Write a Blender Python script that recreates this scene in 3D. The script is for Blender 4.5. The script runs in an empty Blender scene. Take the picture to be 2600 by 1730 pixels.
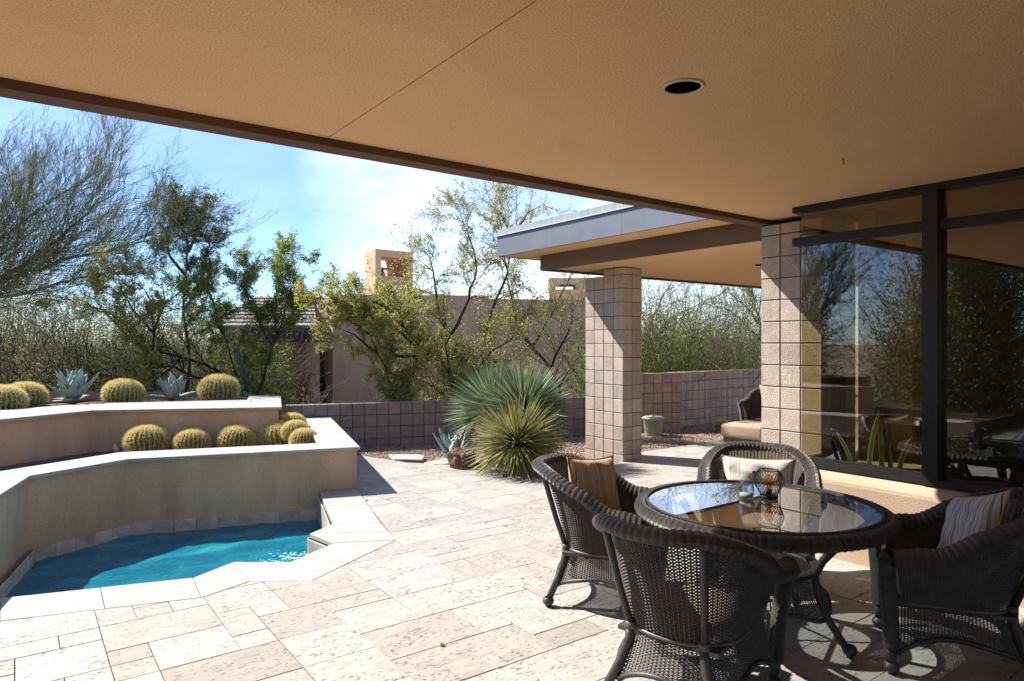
import bpy, bmesh, math, random
import numpy as np
from mathutils import Vector, Matrix
random.seed(7); RNG = np.random.default_rng(7)
scene = bpy.context.scene
COL = scene.collection
rad = math.radians

# ------------------------------------------------------------------ camera, sky, sun, exposure
EYE, YAW, FOC, HOR = 1.70, rad(36.3), 1715.0, 872.0
cam_d = bpy.data.cameras.new('camera'); cam = bpy.data.objects.new('camera', cam_d); COL.objects.link(cam)
cam.location = (0, 0, EYE); cam.rotation_euler = (rad(90), 0, -YAW)
cam_d.sensor_width = 36; cam_d.lens = 36 * FOC / 2600; cam_d.shift_y = (HOR - 865) / 2600
cam_d.clip_start = 0.05; cam_d.clip_end = 3000
scene.camera = cam

SUN_EL, SUN_PHI = rad(43.0), rad(29.0)        # sun stands ahead and to the left: PHI from +Y towards -X
SUN = Vector((-math.sin(SUN_PHI) * math.cos(SUN_EL), math.cos(SUN_PHI) * math.cos(SUN_EL), math.sin(SUN_EL)))
w = bpy.data.worlds.new("World"); scene.world = w; w.use_nodes = True
nt = w.node_tree; nt.nodes.clear()
def N(t, typ, **kw):
    n = t.nodes.new(typ)
    for k, v in kw.items(): setattr(n, k, v)
    return n
sky = N(nt, 'ShaderNodeTexSky', sky_type='NISHITA', sun_disc=False, sun_elevation=SUN_EL,
        sun_rotation=-SUN_PHI, altitude=600, air_density=1.0, dust_density=0.15, ozone_density=2.6)
bg = N(nt, 'ShaderNodeBackground'); bg.inputs[1].default_value = 0.075
tc = N(nt, 'ShaderNodeTexCoord'); mp = N(nt, 'ShaderNodeMapping'); mp.inputs['Scale'].default_value = (1.6, 1.6, 4.2)
nz = N(nt, 'ShaderNodeTexNoise'); nz.inputs['Scale'].default_value = 1.5; nz.inputs['Detail'].default_value = 7; nz.inputs['Roughness'].default_value = .62
rp = N(nt, 'ShaderNodeValToRGB'); rp.color_ramp.elements[0].position = .40; rp.color_ramp.elements[1].position = .62
dt = N(nt, 'ShaderNodeVectorMath', operation='DOT_PRODUCT'); dt.inputs[1].default_value = (0.622, 0.745, 0.24)
rp2 = N(nt, 'ShaderNodeValToRGB'); rp2.color_ramp.elements[0].position = .935; rp2.color_ramp.elements[1].position = .996
rp2.color_ramp.elements[0].color = (.10, .10, .10, 1)
mul = N(nt, 'ShaderNodeMath', operation='MULTIPLY'); ad = N(nt, 'ShaderNodeMath', operation='ADD', use_clamp=True)
rp3 = N(nt, 'ShaderNodeMath', operation='MULTIPLY'); rp3.inputs[1].default_value = .25
mix = N(nt, 'ShaderNodeMixRGB'); mix.inputs[2].default_value = (9.0, 9.5, 10.0, 1)
out = N(nt, 'ShaderNodeOutputWorld')
L = nt.links.new
L(tc.outputs['Generated'], mp.inputs[0]); L(mp.outputs[0], nz.inputs['Vector']); L(nz.outputs['Fac'], rp.inputs[0])
L(tc.outputs['Generated'], dt.inputs[0]); L(dt.outputs['Value'], rp2.inputs[0])
L(rp.outputs[0], mul.inputs[0]); L(rp2.outputs[0], mul.inputs[1]); L(rp2.outputs[0], rp3.inputs[0])
L(mul.outputs[0], ad.inputs[0]); L(rp3.outputs[0], ad.inputs[1])
tint = N(nt, 'ShaderNodeMixRGB', blend_type='MULTIPLY'); tint.inputs[0].default_value = 1; tint.inputs[2].default_value = (.56, .72, .93, 1)
L(sky.outputs[0], tint.inputs[1]); L(ad.outputs[0], mix.inputs[0]); L(tint.outputs[0], mix.inputs[1]); L(mix.outputs[0], bg.inputs[0]); L(bg.outputs[0], out.inputs[0])
sl = bpy.data.lights.new('sun', 'SUN'); sl.energy = 3.7; sl.angle = rad(.5); sl.color = (1, .95, .87)
so = bpy.data.objects.new('sun', sl); COL.objects.link(so); so.rotation_euler = SUN.to_track_quat('Z', 'Y').to_euler()
scene.view_settings.view_transform = 'Standard'; scene.view_settings.look = 'None'
scene.view_settings.gamma = 1; scene.view_settings.use_curve_mapping = False
scene.view_settings.exposure = 1.55
scene.render.engine = 'CYCLES'
cy = scene.cycles
cy.max_bounces = 10; cy.diffuse_bounces = 8; cy.glossy_bounces = 4; cy.transmission_bounces = 6; cy.transparent_max_bounces = 24
cy.use_denoising = True; cy.sample_clamp_indirect = 12.0; cy.caustics_reflective = False; cy.caustics_refractive = False

# ------------------------------------------------------------------ helpers
FW = (math.sin(YAW), math.cos(YAW)); RT = (math.cos(YAW), -math.sin(YAW))
def at(px, py, d):            # a point d metres ahead, seen at photo pixel px, py (used to survey the place)
    l = (px - 1300) / FOC * d
    return Vector((FW[0]*d + RT[0]*l, FW[1]*d + RT[1]*l, EYE + (HOR - py) / FOC * d))
def gnd(px, py, z=0.0):
    d = FOC * (z - EYE) / (HOR - py); p = at(px, py, d); return Vector((p.x, p.y, z))

MATS = {}
def pbr(name, col, rough=.7, metal=0., spec=.5):
    m = bpy.data.materials.new(name); m.use_nodes = True
    b = m.node_tree.nodes['Principled BSDF']
    b.inputs['Base Color'].default_value = (*col, 1); b.inputs['Roughness'].default_value = rough
    b.inputs['Metallic'].default_value = metal; b.inputs['Specular IOR Level'].default_value = spec
    MATS[name] = m; return m
def ramp(t, fac, stops):
    r = N(t, 'ShaderNodeValToRGB'); e = r.color_ramp.elements
    while len(e) > len(stops): e.remove(e[-1])
    while len(e) < len(stops): e.new(.5)
    for el, (p, c) in zip(e, stops): el.position = p; el.color = (*c, 1)
    t.links.new(fac, r.inputs[0]); return r
def noisy(name, c1, c2, scale=3, detail=6, rough=.85, bump=.3, bscale=120, bdist=.004, objrand=0., metal=0., coord='Object', spec=.4, stretch=(1, 1, 1), c3=None, fine=0., stain=0.):
    """two-tone noise colour, fine bump, an optional tone shift per object"""
    m = pbr(name, c1, rough, metal, spec); t = m.node_tree; b = t.nodes['Principled BSDF']
    tc = N(t, 'ShaderNodeTexCoord'); mp = N(t, 'ShaderNodeMapping'); mp.inputs['Scale'].default_value = stretch
    oi = N(t, 'ShaderNodeObjectInfo'); 
    t.links.new(tc.outputs[coord], mp.inputs[0])
    if objrand:
        sc = N(t, 'ShaderNodeVectorMath', operation='SCALE'); sc.inputs[0].default_value = (37, 19, 53); t.links.new(oi.outputs['Random'], sc.inputs['Scale'])
        t.links.new(sc.outputs[0], mp.inputs['Location'])
    n = N(t, 'ShaderNodeTexNoise'); n.inputs['Scale'].default_value = scale; n.inputs['Detail'].default_value = detail; n.inputs['Roughness'].default_value = .6
    t.links.new(mp.outputs[0], n.inputs['Vector'])
    stops = [(.3, c1), (.7, c2)] if c3 is None else [(.28, c1), (.55, c2), (.8, c3)]
    r = ramp(t, n.outputs['Fac'], stops); colout = r.outputs[0]
    n2 = N(t, 'ShaderNodeTexNoise'); n2.inputs['Scale'].default_value = bscale; n2.inputs['Detail'].default_value = 3
    t.links.new(mp.outputs[0], n2.inputs['Vector'])
    if fine:
        mf = N(t, 'ShaderNodeMapRange'); mf.inputs['From Min'].default_value = .3; mf.inputs['From Max'].default_value = .7
        mf.inputs['To Min'].default_value = 1 - fine; mf.inputs['To Max'].default_value = 1 + fine * .6
        t.links.new(n2.outputs['Fac'], mf.inputs['Value'])
        hf = N(t, 'ShaderNodeVectorMath', operation='SCALE'); t.links.new(colout, hf.inputs[0]); t.links.new(mf.outputs[0], hf.inputs['Scale']); colout = hf.outputs[0]
    if stain:
        ms = N(t, 'ShaderNodeMapping'); ms.inputs['Scale'].default_value = (2.6, 2.6, .35); t.links.new(tc.outputs[coord], ms.inputs[0])
        ns = N(t, 'ShaderNodeTexNoise'); ns.inputs['Scale'].default_value = 1.6; ns.inputs['Detail'].default_value = 6; ns.inputs['Roughness'].default_value = .65; t.links.new(ms.outputs[0], ns.inputs['Vector'])
        mr2 = N(t, 'ShaderNodeMapRange'); mr2.inputs['From Min'].default_value = .35; mr2.inputs['From Max'].default_value = .6; mr2.inputs['To Min'].default_value = 1-stain; mr2.inputs['To Max'].default_value = 1.03
        t.links.new(ns.outputs['Fac'], mr2.inputs['Value']); hs = N(t, 'ShaderNodeVectorMath', operation='SCALE'); t.links.new(colout, hs.inputs[0]); t.links.new(mr2.outputs[0], hs.inputs['Scale']); colout = hs.outputs[0]
    if objrand:
        mr = N(t, 'ShaderNodeMapRange'); mr.inputs['To Min'].default_value = 1 - objrand; mr.inputs['To Max'].default_value = 1 + objrand
        t.links.new(oi.outputs['Random'], mr.inputs['Value'])
        hv = N(t, 'ShaderNodeVectorMath', operation='SCALE'); t.links.new(colout, hv.inputs[0]); t.links.new(mr.outputs[0], hv.inputs['Scale']); colout = hv.outputs[0]
    t.links.new(colout, b.inputs['Base Color'])
    bp = N(t, 'ShaderNodeBump'); bp.inputs['Strength'].default_value = bump; bp.inputs['Distance'].default_value = bdist
    t.links.new(n2.outputs['Fac'], bp.inputs['Height']); t.links.new(bp.outputs[0], b.inputs['Normal'])
    return m

def mesh_of(name, v, f, mat=None, smooth=False):
    me = bpy.data.meshes.new(name); me.from_pydata([tuple(p) for p in v], [], [tuple(q) for q in f])
    if mat: me.materials.append(mat)
    if smooth: me.polygons.foreach_set('use_smooth', [True] * len(me.polygons))
    me.update(); return me
def np_mesh(name, V, Fq, mat=None, smooth=False):
    """V (n,3) verts, Fq (m,k) faces of equal size"""
    V = np.asarray(V, dtype=np.float32); Fq = np.asarray(Fq, dtype=np.int32); m, k = Fq.shape
    me = bpy.data.meshes.new(name); me.vertices.add(len(V)); me.vertices.foreach_set('co', V.ravel())
    me.loops.add(m * k); me.loops.foreach_set('vertex_index', Fq.ravel())
    me.polygons.add(m); me.polygons.foreach_set('loop_start', np.arange(0, m*k, k, dtype=np.int32)); me.polygons.foreach_set('loop_total', np.full(m, k, dtype=np.int32))
    if smooth: me.polygons.foreach_set('use_smooth', np.ones(m, dtype=bool))
    if mat: me.materials.append(mat)
    me.update(calc_edges=True); return me
def link(name, me, parent=None, loc=None, kind=None):
    o = bpy.data.objects.new(name, me); COL.objects.link(o)
    if parent is not None: o.parent = parent
    if loc is not None: o.location = loc
    if kind: o['kind'] = kind
    return o
def tag(o, label=None, cat=None, group=None, kind=None):
    if label: o['label'] = label
    if cat: o['category'] = cat
    if group: o['group'] = group
    if kind: o['kind'] = kind
    return o
def empty(name, loc, label, cat, group=None, rz=0.):
    o = bpy.data.objects.new(name, None); COL.objects.link(o); o.location = loc; o.rotation_euler = (0, 0, rz); o.empty_display_size = .1
    return tag(o, label, cat, group)
def copy_tree(o, parent=None):
    c = o.copy(); COL.objects.link(c); c.parent = parent
    for ch in [x for x in o.children]: copy_tree(ch, c)
    return c
class MB:
    def __init__(s): s.v = []; s.f = []
    def add(s, v, f):
        b = len(s.v); s.v += [tuple(p) for p in v]; s.f += [tuple(i + b for i in q) for q in f]; return s
    def box(s, x0, y0, z0, x1, y1, z1):
        return s.add([(x0,y0,z0),(x1,y0,z0),(x1,y1,z0),(x0,y1,z0),(x0,y0,z1),(x1,y0,z1),(x1,y1,z1),(x0,y1,z1)],
                     [(0,3,2,1),(4,5,6,7),(0,1,5,4),(1,2,6,5),(2,3,7,6),(3,0,4,7)])
    def prism(s, pts, z0, z1):        # any simple polygon footprint
        n = len(pts); a = sum(pts[i][0]*pts[(i+1)%n][1]-pts[(i+1)%n][0]*pts[i][1] for i in range(n))
        if a < 0: pts = pts[::-1]
        return s.add([(p[0],p[1],z0) for p in pts] + [(p[0],p[1],z1) for p in pts],
                     [tuple(range(n-1,-1,-1)), tuple(range(n,2*n))] + [(i,(i+1)%n,n+(i+1)%n,n+i) for i in range(n)])
    def tube(s, pts, r, sides=8, cap=True):
        pts = [Vector(p) for p in pts]; n = len(pts); rr = r if hasattr(r, '__len__') else [r]*n
        up = Vector((0,0,1)); rings = []; t0 = (pts[1]-pts[0]).normalized()
        a = t0.cross(up if abs(t0.z) < .9 else Vector((1,0,0))).normalized()
        for i, p in enumerate(pts):
            t = (pts[min(i+1,n-1)] - pts[max(i-1,0)]).normalized()
            a = (a - t*a.dot(t)).normalized(); b = t.cross(a)
            rings.append([p + (a*math.cos(k*2*math.pi/sides)+b*math.sin(k*2*math.pi/sides))*rr[i] for k in range(sides)])
        v = [q for rg in rings for q in rg]; f = []
        for i in range(n-1):
            for k in range(sides):
                k2 = (k+1)%sides; f.append((i*sides+k, i*sides+k2, (i+1)*sides+k2, (i+1)*sides+k))
        if cap: f += [tuple(range(sides-1,-1,-1)), tuple((n-1)*sides+k for k in range(sides))]
        return s.add(v, f)
    def lathe(s, prof, c=(0,0,0), n=24):
        v = []; f = []
        for r, z in prof:
            for k in range(n): a = 2*math.pi*k/n; v.append((c[0]+r*math.cos(a), c[1]+r*math.sin(a), c[2]+z))
        for i in range(len(prof)-1):
            for k in range(n): k2=(k+1)%n; f.append((i*n+k, i*n+k2, (i+1)*n+k2, (i+1)*n+k))
        return s.add(v, f)
    def mesh(s, name, mat, smooth=False): return mesh_of(name, s.v, s.f, mat, smooth)
    def obj(s, name, mat, parent=None, smooth=False, kind=None, loc=None): return link(name, s.mesh(name, mat, smooth), parent, loc, kind)
def bevel_me(me, w=.004, seg=1):
    bm = bmesh.new(); bm.from_mesh(me)
    bmesh.ops.bevel(bm, geom=[e for e in bm.edges if e.is_manifold and e.calc_face_angle(0) > .3], offset=w, segments=seg, affect='EDGES', profile=.5)
    bm.to_mesh(me); bm.free(); me.update(); return me

# ------------------------------------------------------------------ materials
M = {}
M['soffit'] = noisy('soffit_stucco', (.80,.485,.245), (.87,.55,.290), .9, 9, .97, .9, 120, .006, fine=.26)
M['stucco'] = noisy('planter_stucco', (.56,.40,.26), (.68,.50,.335), 1.6, 9, .95, .6, 110, .007, fine=.2, stain=.16)
M['wallstucco'] = noisy('house_stucco', (.45,.325,.225), (.52,.385,.275), 1.5, 7, .95, .6, 110, .006, fine=.14)
M['neigh'] = noisy('neighbour_stucco', (.56,.375,.245), (.63,.435,.29), .7, 6, .95, .35, 30, .01, fine=.06, stain=.12)
M['block'] = noisy('split_concrete_block', (.42,.345,.29), (.55,.465,.40), 9, 7, .95, .9, 85, .009, objrand=.13, fine=.22, stain=.10)
M['blockbrown'] = noisy('brown_concrete_block', (.44,.32,.235), (.57,.43,.33), 9, 7, .95, .9, 85, .009, objrand=.12, fine=.22)
M['blockdark'] = noisy('grey_concrete_block', (.24,.195,.175), (.33,.27,.245), 9, 7, .95, .8, 85, .008, objrand=.13, fine=.2)
M['mortar'] = noisy('mortar', (.10,.065,.05), (.16,.11,.085), 12, 4, .95, .6, 150, .004)
M['wood'] = noisy('weathered_beam', (.10,.062,.045), (.19,.122,.088), 2.0, 8, .8, .35, 60, .004, stretch=(1,.25,3), fine=.1)
M['eave'] = noisy('eave_board', (.10,.052,.032), (.14,.075,.047), 2, 6, .8, .25, 60, .003)
M['metal'] = noisy('painted_fascia_metal', (.135,.150,.178), (.17,.19,.22), 2.2, 6, .45, .12, 30, .003, spec=.5)
M['metal2'] = noisy('weathered_fascia_cap', (.22,.25,.26), (.36,.40,.41), 5, 8, .6, .15, 30, .003, stretch=(6,6,.4))
M['frame'] = noisy('bronze_frame', (.035,.030,.030), (.045,.040,.039), 20, 3, .42, .1, 300, .001, metal=.5)
M['white'] = pbr('pale_flashing', (.72,.74,.75), .5)
M['darkin'] = pbr('painted_dark', (.02,.018,.016), .8)  # near-black colour that paints the dark of gaps, recesses and openings
M['concrete'] = noisy('plain_concrete', (.2,.17,.145), (.27,.23,.2), 4, 6, .95, .5, 60, .006)
M['soil'] = noisy('planter_soil', (.12,.075,.05), (.22,.145,.10), 9, 6, 1, .9, 45, .02)
M['earth'] = noisy('desert_earth', (.20,.14,.10), (.33,.25,.18), .8, 8, 1, .6, 12, .05)
def gravel_mat(name, cols):
    m = pbr(name, cols[0], .9); t = m.node_tree; g = N(t, 'ShaderNodeNewGeometry')
    r = ramp(t, g.outputs['Random Per Island'], [(i/max(1, len(cols)-1), c) for i, c in enumerate(cols)])
    t.links.new(r.outputs[0], t.nodes['Principled BSDF'].inputs['Base Color']); return m
M['gravel'] = gravel_mat('tan_gravel', [(.42,.30,.23), (.55,.43,.35), (.30,.20,.15), (.62,.52,.44), (.38,.27,.21), (.22,.15,.12)])
M['gravelred'] = gravel_mat('maroon_gravel', [(.38,.18,.17), (.50,.29,.27), (.28,.14,.13), (.60,.46,.43), (.34,.17,.16)])

def travertine(name, base, dark, pit=.5, rand=.5, hue=True):
    m = pbr(name, base, .62, 0, .3); t = m.node_tree; b = t.nodes['Principled BSDF']
    tc = N(t, 'ShaderNodeTexCoord'); oi = N(t, 'ShaderNodeObjectInfo')
    sc = N(t, 'ShaderNodeVectorMath', operation='SCALE'); sc.inputs[0].default_value = (31, 17, 5); t.links.new(oi.outputs['Random'], sc.inputs['Scale'])
    rt = N(t, 'ShaderNodeVectorMath', operation='ADD'); t.links.new(tc.outputs['Object'], rt.inputs[0]); t.links.new(sc.outputs[0], rt.inputs[1])
    def nz(scale, stretch, detail=5, rough=.6):
        mp = N(t, 'ShaderNodeMapping'); mp.inputs['Scale'].default_value = stretch; t.links.new(rt.outputs[0], mp.inputs[0])
        n = N(t, 'ShaderNodeTexNoise'); n.inputs['Scale'].default_value = scale; n.inputs['Detail'].default_value = detail; n.inputs['Roughness'].default_value = rough
        t.links.new(mp.outputs[0], n.inputs['Vector']); return n
    clouds = nz(5, (1, 2.0, 1)); veins = nz(13, (.55, 2.0, 1), 7, .7)
    zone = nz(3.3, (1, 1.5, 1), 4)                    # where the holes gather
    pits = nz(46, (.62, 1.35, 1), 2, .5); big = nz(15, (.6, 1.5, 1), 3, .55)
    c = ramp(t, clouds.outputs['Fac'], [(.3, tuple(x*.90 for x in base)), (.55, base), (.75, tuple(min(1, x*1.06) for x in base))])
    v = ramp(t, veins.outputs['Fac'], [(.36, dark), (.52, (1, 1, 1))])
    mx = N(t, 'ShaderNodeMixRGB', blend_type='MULTIPLY'); mx.inputs[0].default_value = .36
    t.links.new(c.outputs[0], mx.inputs[1]); t.links.new(v.outputs[0], mx.inputs[2])
    # per tile tone
    wn = N(t, 'ShaderNodeTexWhiteNoise', noise_dimensions='1D'); t.links.new(oi.outputs['Random'], wn.inputs['W'])
    tr = ramp(t, oi.outputs['Random'], [(0, (1, 1, 1)), (.52, (1.0, .985, .965)), (.70, (.88, .82, .77)), (.84, (.95, .90, .86)), (.93, (.76, .70, .65)), (1, (.97, .95, .93))])
    m2 = N(t, 'ShaderNodeMixRGB', blend_type='MULTIPLY'); m2.inputs[0].default_value = rand
    t.links.new(mx.outputs[0], m2.inputs[1]); t.links.new(tr.outputs[0], m2.inputs[2])
    # pits: holes where small noise is low and zone is high
    a = N(t, 'ShaderNodeMath', operation='MULTIPLY_ADD'); a.inputs[1].default_value = -.42; a.inputs[2].default_value = .21
    t.links.new(zone.outputs['Fac'], a.inputs[0])
    s1 = N(t, 'ShaderNodeMath', operation='ADD'); t.links.new(pits.outputs['Fac'], s1.inputs[0]); t.links.new(a.outputs[0], s1.inputs[1])
    h1 = N(t, 'ShaderNodeMapRange'); h1.inputs['From Min'].default_value = .335; h1.inputs['From Max'].default_value = .375; t.links.new(s1.outputs[0], h1.inputs['Value'])
    s2 = N(t, 'ShaderNodeMath', operation='ADD'); t.links.new(big.outputs['Fac'], s2.inputs[0]); t.links.new(a.outputs[0], s2.inputs[1])
    h2 = N(t, 'ShaderNodeMapRange'); h2.inputs['From Min'].default_value = .255; h2.inputs['From Max'].default_value = .295; t.links.new(s2.outputs[0], h2.inputs['Value'])
    mn = N(t, 'ShaderNodeMath', operation='MINIMUM'); t.links.new(h1.outputs[0], mn.inputs[0]); t.links.new(h2.outputs[0], mn.inputs[1])
    m3 = N(t, 'ShaderNodeMixRGB'); m3.inputs[1].default_value = (*[x * .26 for x in dark], 1)
    inv = N(t, 'ShaderNodeMapRange'); inv.inputs['To Min'].default_value = 1 - pit; t.links.new(mn.outputs[0], inv.inputs['Value'])
    t.links.new(inv.outputs[0], m3.inputs[0]); t.links.new(m2.outputs[0], m3.inputs[2]); t.links.new(m3.outputs[0], b.inputs['Base Color'])
    bp = N(t, 'ShaderNodeBump'); bp.inputs['Strength'].default_value = .55; bp.inputs['Distance'].default_value = .004
    t.links.new(mn.outputs[0], bp.inputs['Height']); t.links.new(bp.outputs[0], b.inputs['Normal'])
    return m
M['trav'] = travertine('travertine', (.43,.415,.39), (.58,.50,.43), .78, .8)
M['cap'] = travertine('travertine_cap', (.45,.435,.41), (.72,.64,.56), .3, .35)
M['wline'] = noisy('waterline_stone', (.36,.32,.28), (.62,.57,.51), 7, 7, .5, .4, 60, .004, objrand=.14)

def glass_mat(name, tint, base, ior):
    m = bpy.data.materials.new(name); m.use_nodes = True; t = m.node_tree; t.nodes.clear()
    o = N(t, 'ShaderNodeOutputMaterial'); tr = N(t, 'ShaderNodeBsdfTransparent'); tr.inputs[0].default_value = (*tint, 1)
    gl = N(t, 'ShaderNodeBsdfGlossy'); gl.inputs['Roughness'].default_value = 0.0; gl.inputs[0].default_value = (.97, .98, 1, 1)
    fr = N(t, 'ShaderNodeFresnel'); fr.inputs[0].default_value = ior
    ma = N(t, 'ShaderNodeMath', operation='ADD', use_clamp=True); ma.inputs[1].default_value = base
    mx = N(t, 'ShaderNodeMixShader'); ge = N(t, 'ShaderNodeNewGeometry'); nb = N(t, 'ShaderNodeMath', operation='SUBTRACT'); nb.inputs[0].default_value = 1; t.links.new(ge.outputs['Backfacing'], nb.inputs[1])
    mm = N(t, 'ShaderNodeMath', operation='MULTIPLY'); t.links.new(fr.outputs[0], ma.inputs[0]); t.links.new(ma.outputs[0], mm.inputs[0]); t.links.new(nb.outputs[0], mm.inputs[1]); t.links.new(mm.outputs[0], mx.inputs[0]); t.links.new(tr.outputs[0], mx.inputs[1]); t.links.new(gl.outputs[0], mx.inputs[2]); t.links.new(mx.outputs[0], o.inputs[0])
    return m
M['window'] = glass_mat('tinted_window_glass', (.70,.63,.49), .10, 1.55)
M['tableglass'] = glass_mat('table_glass', (.72,.76,.755), .26, 1.9)
M['clearglass'] = glass_mat('clear_glass', (.90,.95,.94), .02, 1.4)

def leaf_mat(name, stops, trans=.35, rough=.6):
    m = bpy.data.materials.new(name); m.use_nodes = True; t = m.node_tree; b = t.nodes['Principled BSDF']; o = t.nodes['Material Output']
    g = N(t, 'ShaderNodeNewGeometry'); r = ramp(t, g.outputs['Random Per Island'], stops)
    t.links.new(r.outputs[0], b.inputs['Base Color']); b.inputs['Roughness'].default_value = rough; b.inputs['Specular IOR Level'].default_value = .25
    tl = N(t, 'ShaderNodeBsdfTranslucent'); t.links.new(r.outputs[0], tl.inputs[0]); mx = N(t, 'ShaderNodeMixShader'); mx.inputs[0].default_value = trans
    t.links.new(b.outputs[0], mx.inputs[1]); t.links.new(tl.outputs[0], mx.inputs[2]); t.links.new(mx.outputs[0], o.inputs[0]); return m

# ------------------------------------------------------------------ polygon clipping (convex)
def clip(poly, a, b, keep_left):
    outp = []; n = len(poly)
    def s(p): 
        c = (b[0]-a[0])*(p[1]-a[1]) - (b[1]-a[1])*(p[0]-a[0]); return c if keep_left else -c
    for i in range(n):
        p, q = poly[i], poly[(i+1) % n]; sp, sq = s(p), s(q)
        if sp >= -1e-9: outp.append(p)
        if (sp > 1e-9 and sq < -1e-9) or (sp < -1e-9 and sq > 1e-9):
            k = sp / (sp - sq); outp.append((p[0]+(q[0]-p[0])*k, p[1]+(q[1]-p[1])*k))
    return outp if len(outp) > 2 else []
def area(p): return .5*sum(p[i][0]*p[(i+1)%len(p)][1]-p[(i+1)%len(p)][0]*p[i][1] for i in range(len(p)))
def ccw(p): return p if area(p) > 0 else p[::-1]
def subtract(polys, cut):
    cut = ccw(cut); res = []
    for poly in polys:
        rest = poly
        for i in range(len(cut)):
            a, b = cut[i], cut[(i+1) % len(cut)]
            o = clip(rest, a, b, False)
            if o and abs(area(o)) > 1e-4: res.append(o)
            rest = clip(rest, a, b, True)
            if not rest: break
    return res
def inset(poly, g):
    poly = ccw(poly); n = len(poly); r = poly
    for i in range(n):
        a, b = poly[i], poly[(i+1)%n]; dx, dy = b[0]-a[0], b[1]-a[1]; l = math.hypot(dx, dy)
        if l < 1e-6: continue
        nx, ny = -dy/l*g, dx/l*g; r = clip(r, (a[0]+nx, a[1]+ny), (b[0]+nx, b[1]+ny), True)
        if not r: return []
    return r

# ------------------------------------------------------------------ surveyed plan of the place
WATER_Z, TILE_TOP = -.31, -.19
pool_wall = [(2.80,7.54), (.96,8.075), (.135,7.60), (-.065,6.73), (-.36,5.73)]          # foot of the planter wall
cop_in = [(2.799,7.539), (2.416,6.124), (2.111,5.924), (2.173,5.525), (1.717,5.248), (1.363,5.509), (1.034,5.311), (-.085,5.645), (-.36,5.73)]
cop_out = [(3.21,7.419), (2.771,5.846), (2.71,5.56), (2.646,5.291), (1.701,4.737), (1.348,4.991), (1.0,4.86), (-.078,5.181), (-.55,5.32)]
cutA = [(3.21,7.42), (2.646,5.291), (1.701,4.737), (1.348,4.991), (.95,8.05)]
cutB = [(1.348,4.991), (1.0,4.86), (-.078,5.181), (-3.0,6.06), (-3.0,8.1), (.95,8.1)]
cutC = [(3.21,7.42), (-9,10.04), (-9,14), (4.3,14), (4.142,10.64)]
cutE = [(.97,7.9), (-9,7.9), (-9,10.06)]
cutD = [(3.9,9.45), (4.35,8.85), (4.62,8.25), (4.78,7.72), (4.98,7.2), (5.3,6.83), (5.8,6.64), (6.43,6.70), (7.0,6.88), (7.94,7.32), (9.77,7.36), (16,7.38), (16,13), (3.9,13)]
cutD1 = cutD[:9] + [(16,11.09), (16,13), (3.9,13)]
cutD2 = [(7.94,7.32), (9.77,7.36), (16,7.5), (16,11.09)]

# ground, patio base, tiles
MB().box(-900, -300, -1.2, 900, 900, -.62).obj('ground', M['earth'], kind='structure')
base = MB()
pieces = [[(-9,-7), (5.2,-7), (5.2,14), (-9,14)], [(5.2,3.1), (16,3.1), (16,14), (5.2,14)]]
pieces = [ccw(p) for p in pieces]
for cut in ([(2.8,7.6),(2.43,6.13),(2.2,5.60),(1.72,5.28),(1.36,5.54),(.96,8.1)], [(1.37,5.53),(1.03,5.33),(-.085,5.665),(-.35,5.745),(.0,8.1),(.96,8.1)]):
    pieces = subtract(pieces, cut)
for p in pieces: base.prism(p, -.62, -.05)
base.obj('patio_base', M['concrete'], kind='structure')
patio = tag(bpy.data.objects.new('patio', None), 'cream travertine paving laid in a mixed pattern of large and small tiles', None, None, 'structure'); COL.objects.link(patio)
U = .2032
gx0, gy0, nxg, nyg = -6.1, -3.0, 92, 62
occ = np.zeros((nxg, nyg), bool); cells = []
rr = random.Random(11)
sizes = [(3,2)]*5 + [(2,2)]*5 + [(2,1)]*2 + [(1,1)]*2 + [(2,3)]*1 + [(1,2)]*1
for j in range(nyg):
    for i in range(nxg):
        if occ[i, j]: continue
        for _ in range(9):
            a, b = rr.choice(sizes)
            if i+a <= nxg and j+b <= nyg and not occ[i:i+a, j:j+b].any(): break
        else: a = b = 1
        occ[i:i+a, j:j+b] = True; cells.append((i, j, a, b))
tiles = []
for (i, j, a, b) in cells:
    x0, y0 = gx0+i*U, gy0+j*U; p = [(x0,y0), (x0+a*U,y0), (x0+a*U,y0+b*U), (x0,y0+b*U)]
    cx, cy_ = x0+a*U/2, y0+b*U/2
    if cx > 5.25 and cy_ < 3.2: continue
    if cx > 12: continue
    ps = [p]; full = True
    for c in (cutA, cutB, cutC, cutE, cutD1, cutD2): ps = subtract(ps, c)
    ps = [q for q in (inset(q, 0) if False else q for q in ps) if abs(area(q)) > 3e-4]
    if not ps: continue
    g = .0022
    x1, y1, x2, y2 = x0+g, y0+g, x0+a*U-g, y0+b*U-g
    q2 = []
    for q in ps:
        q = ccw(q)
        for (A, B) in (((x1,y1),(x2,y1)), ((x2,y1),(x2,y2)), ((x2,y2),(x1,y2)), ((x1,y2),(x1,y1))):
            q = clip(q, A, B, True)
            if not q: break
        if q: q2.append(q)
    if not q2: continue
    d = cx*FW[0]+cy_*FW[1]; l = cx*RT[0]+cy_*RT[1]
    vis = d > 1.2 and abs(l) < .80*d + .9
    tiles.append(((d if vis else 40 + math.hypot(cx, cy_)) / math.sqrt(a*b), cx, cy_, q2, vis))
tiles.sort(key=lambda t: t[0])
rest = MB()
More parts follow.
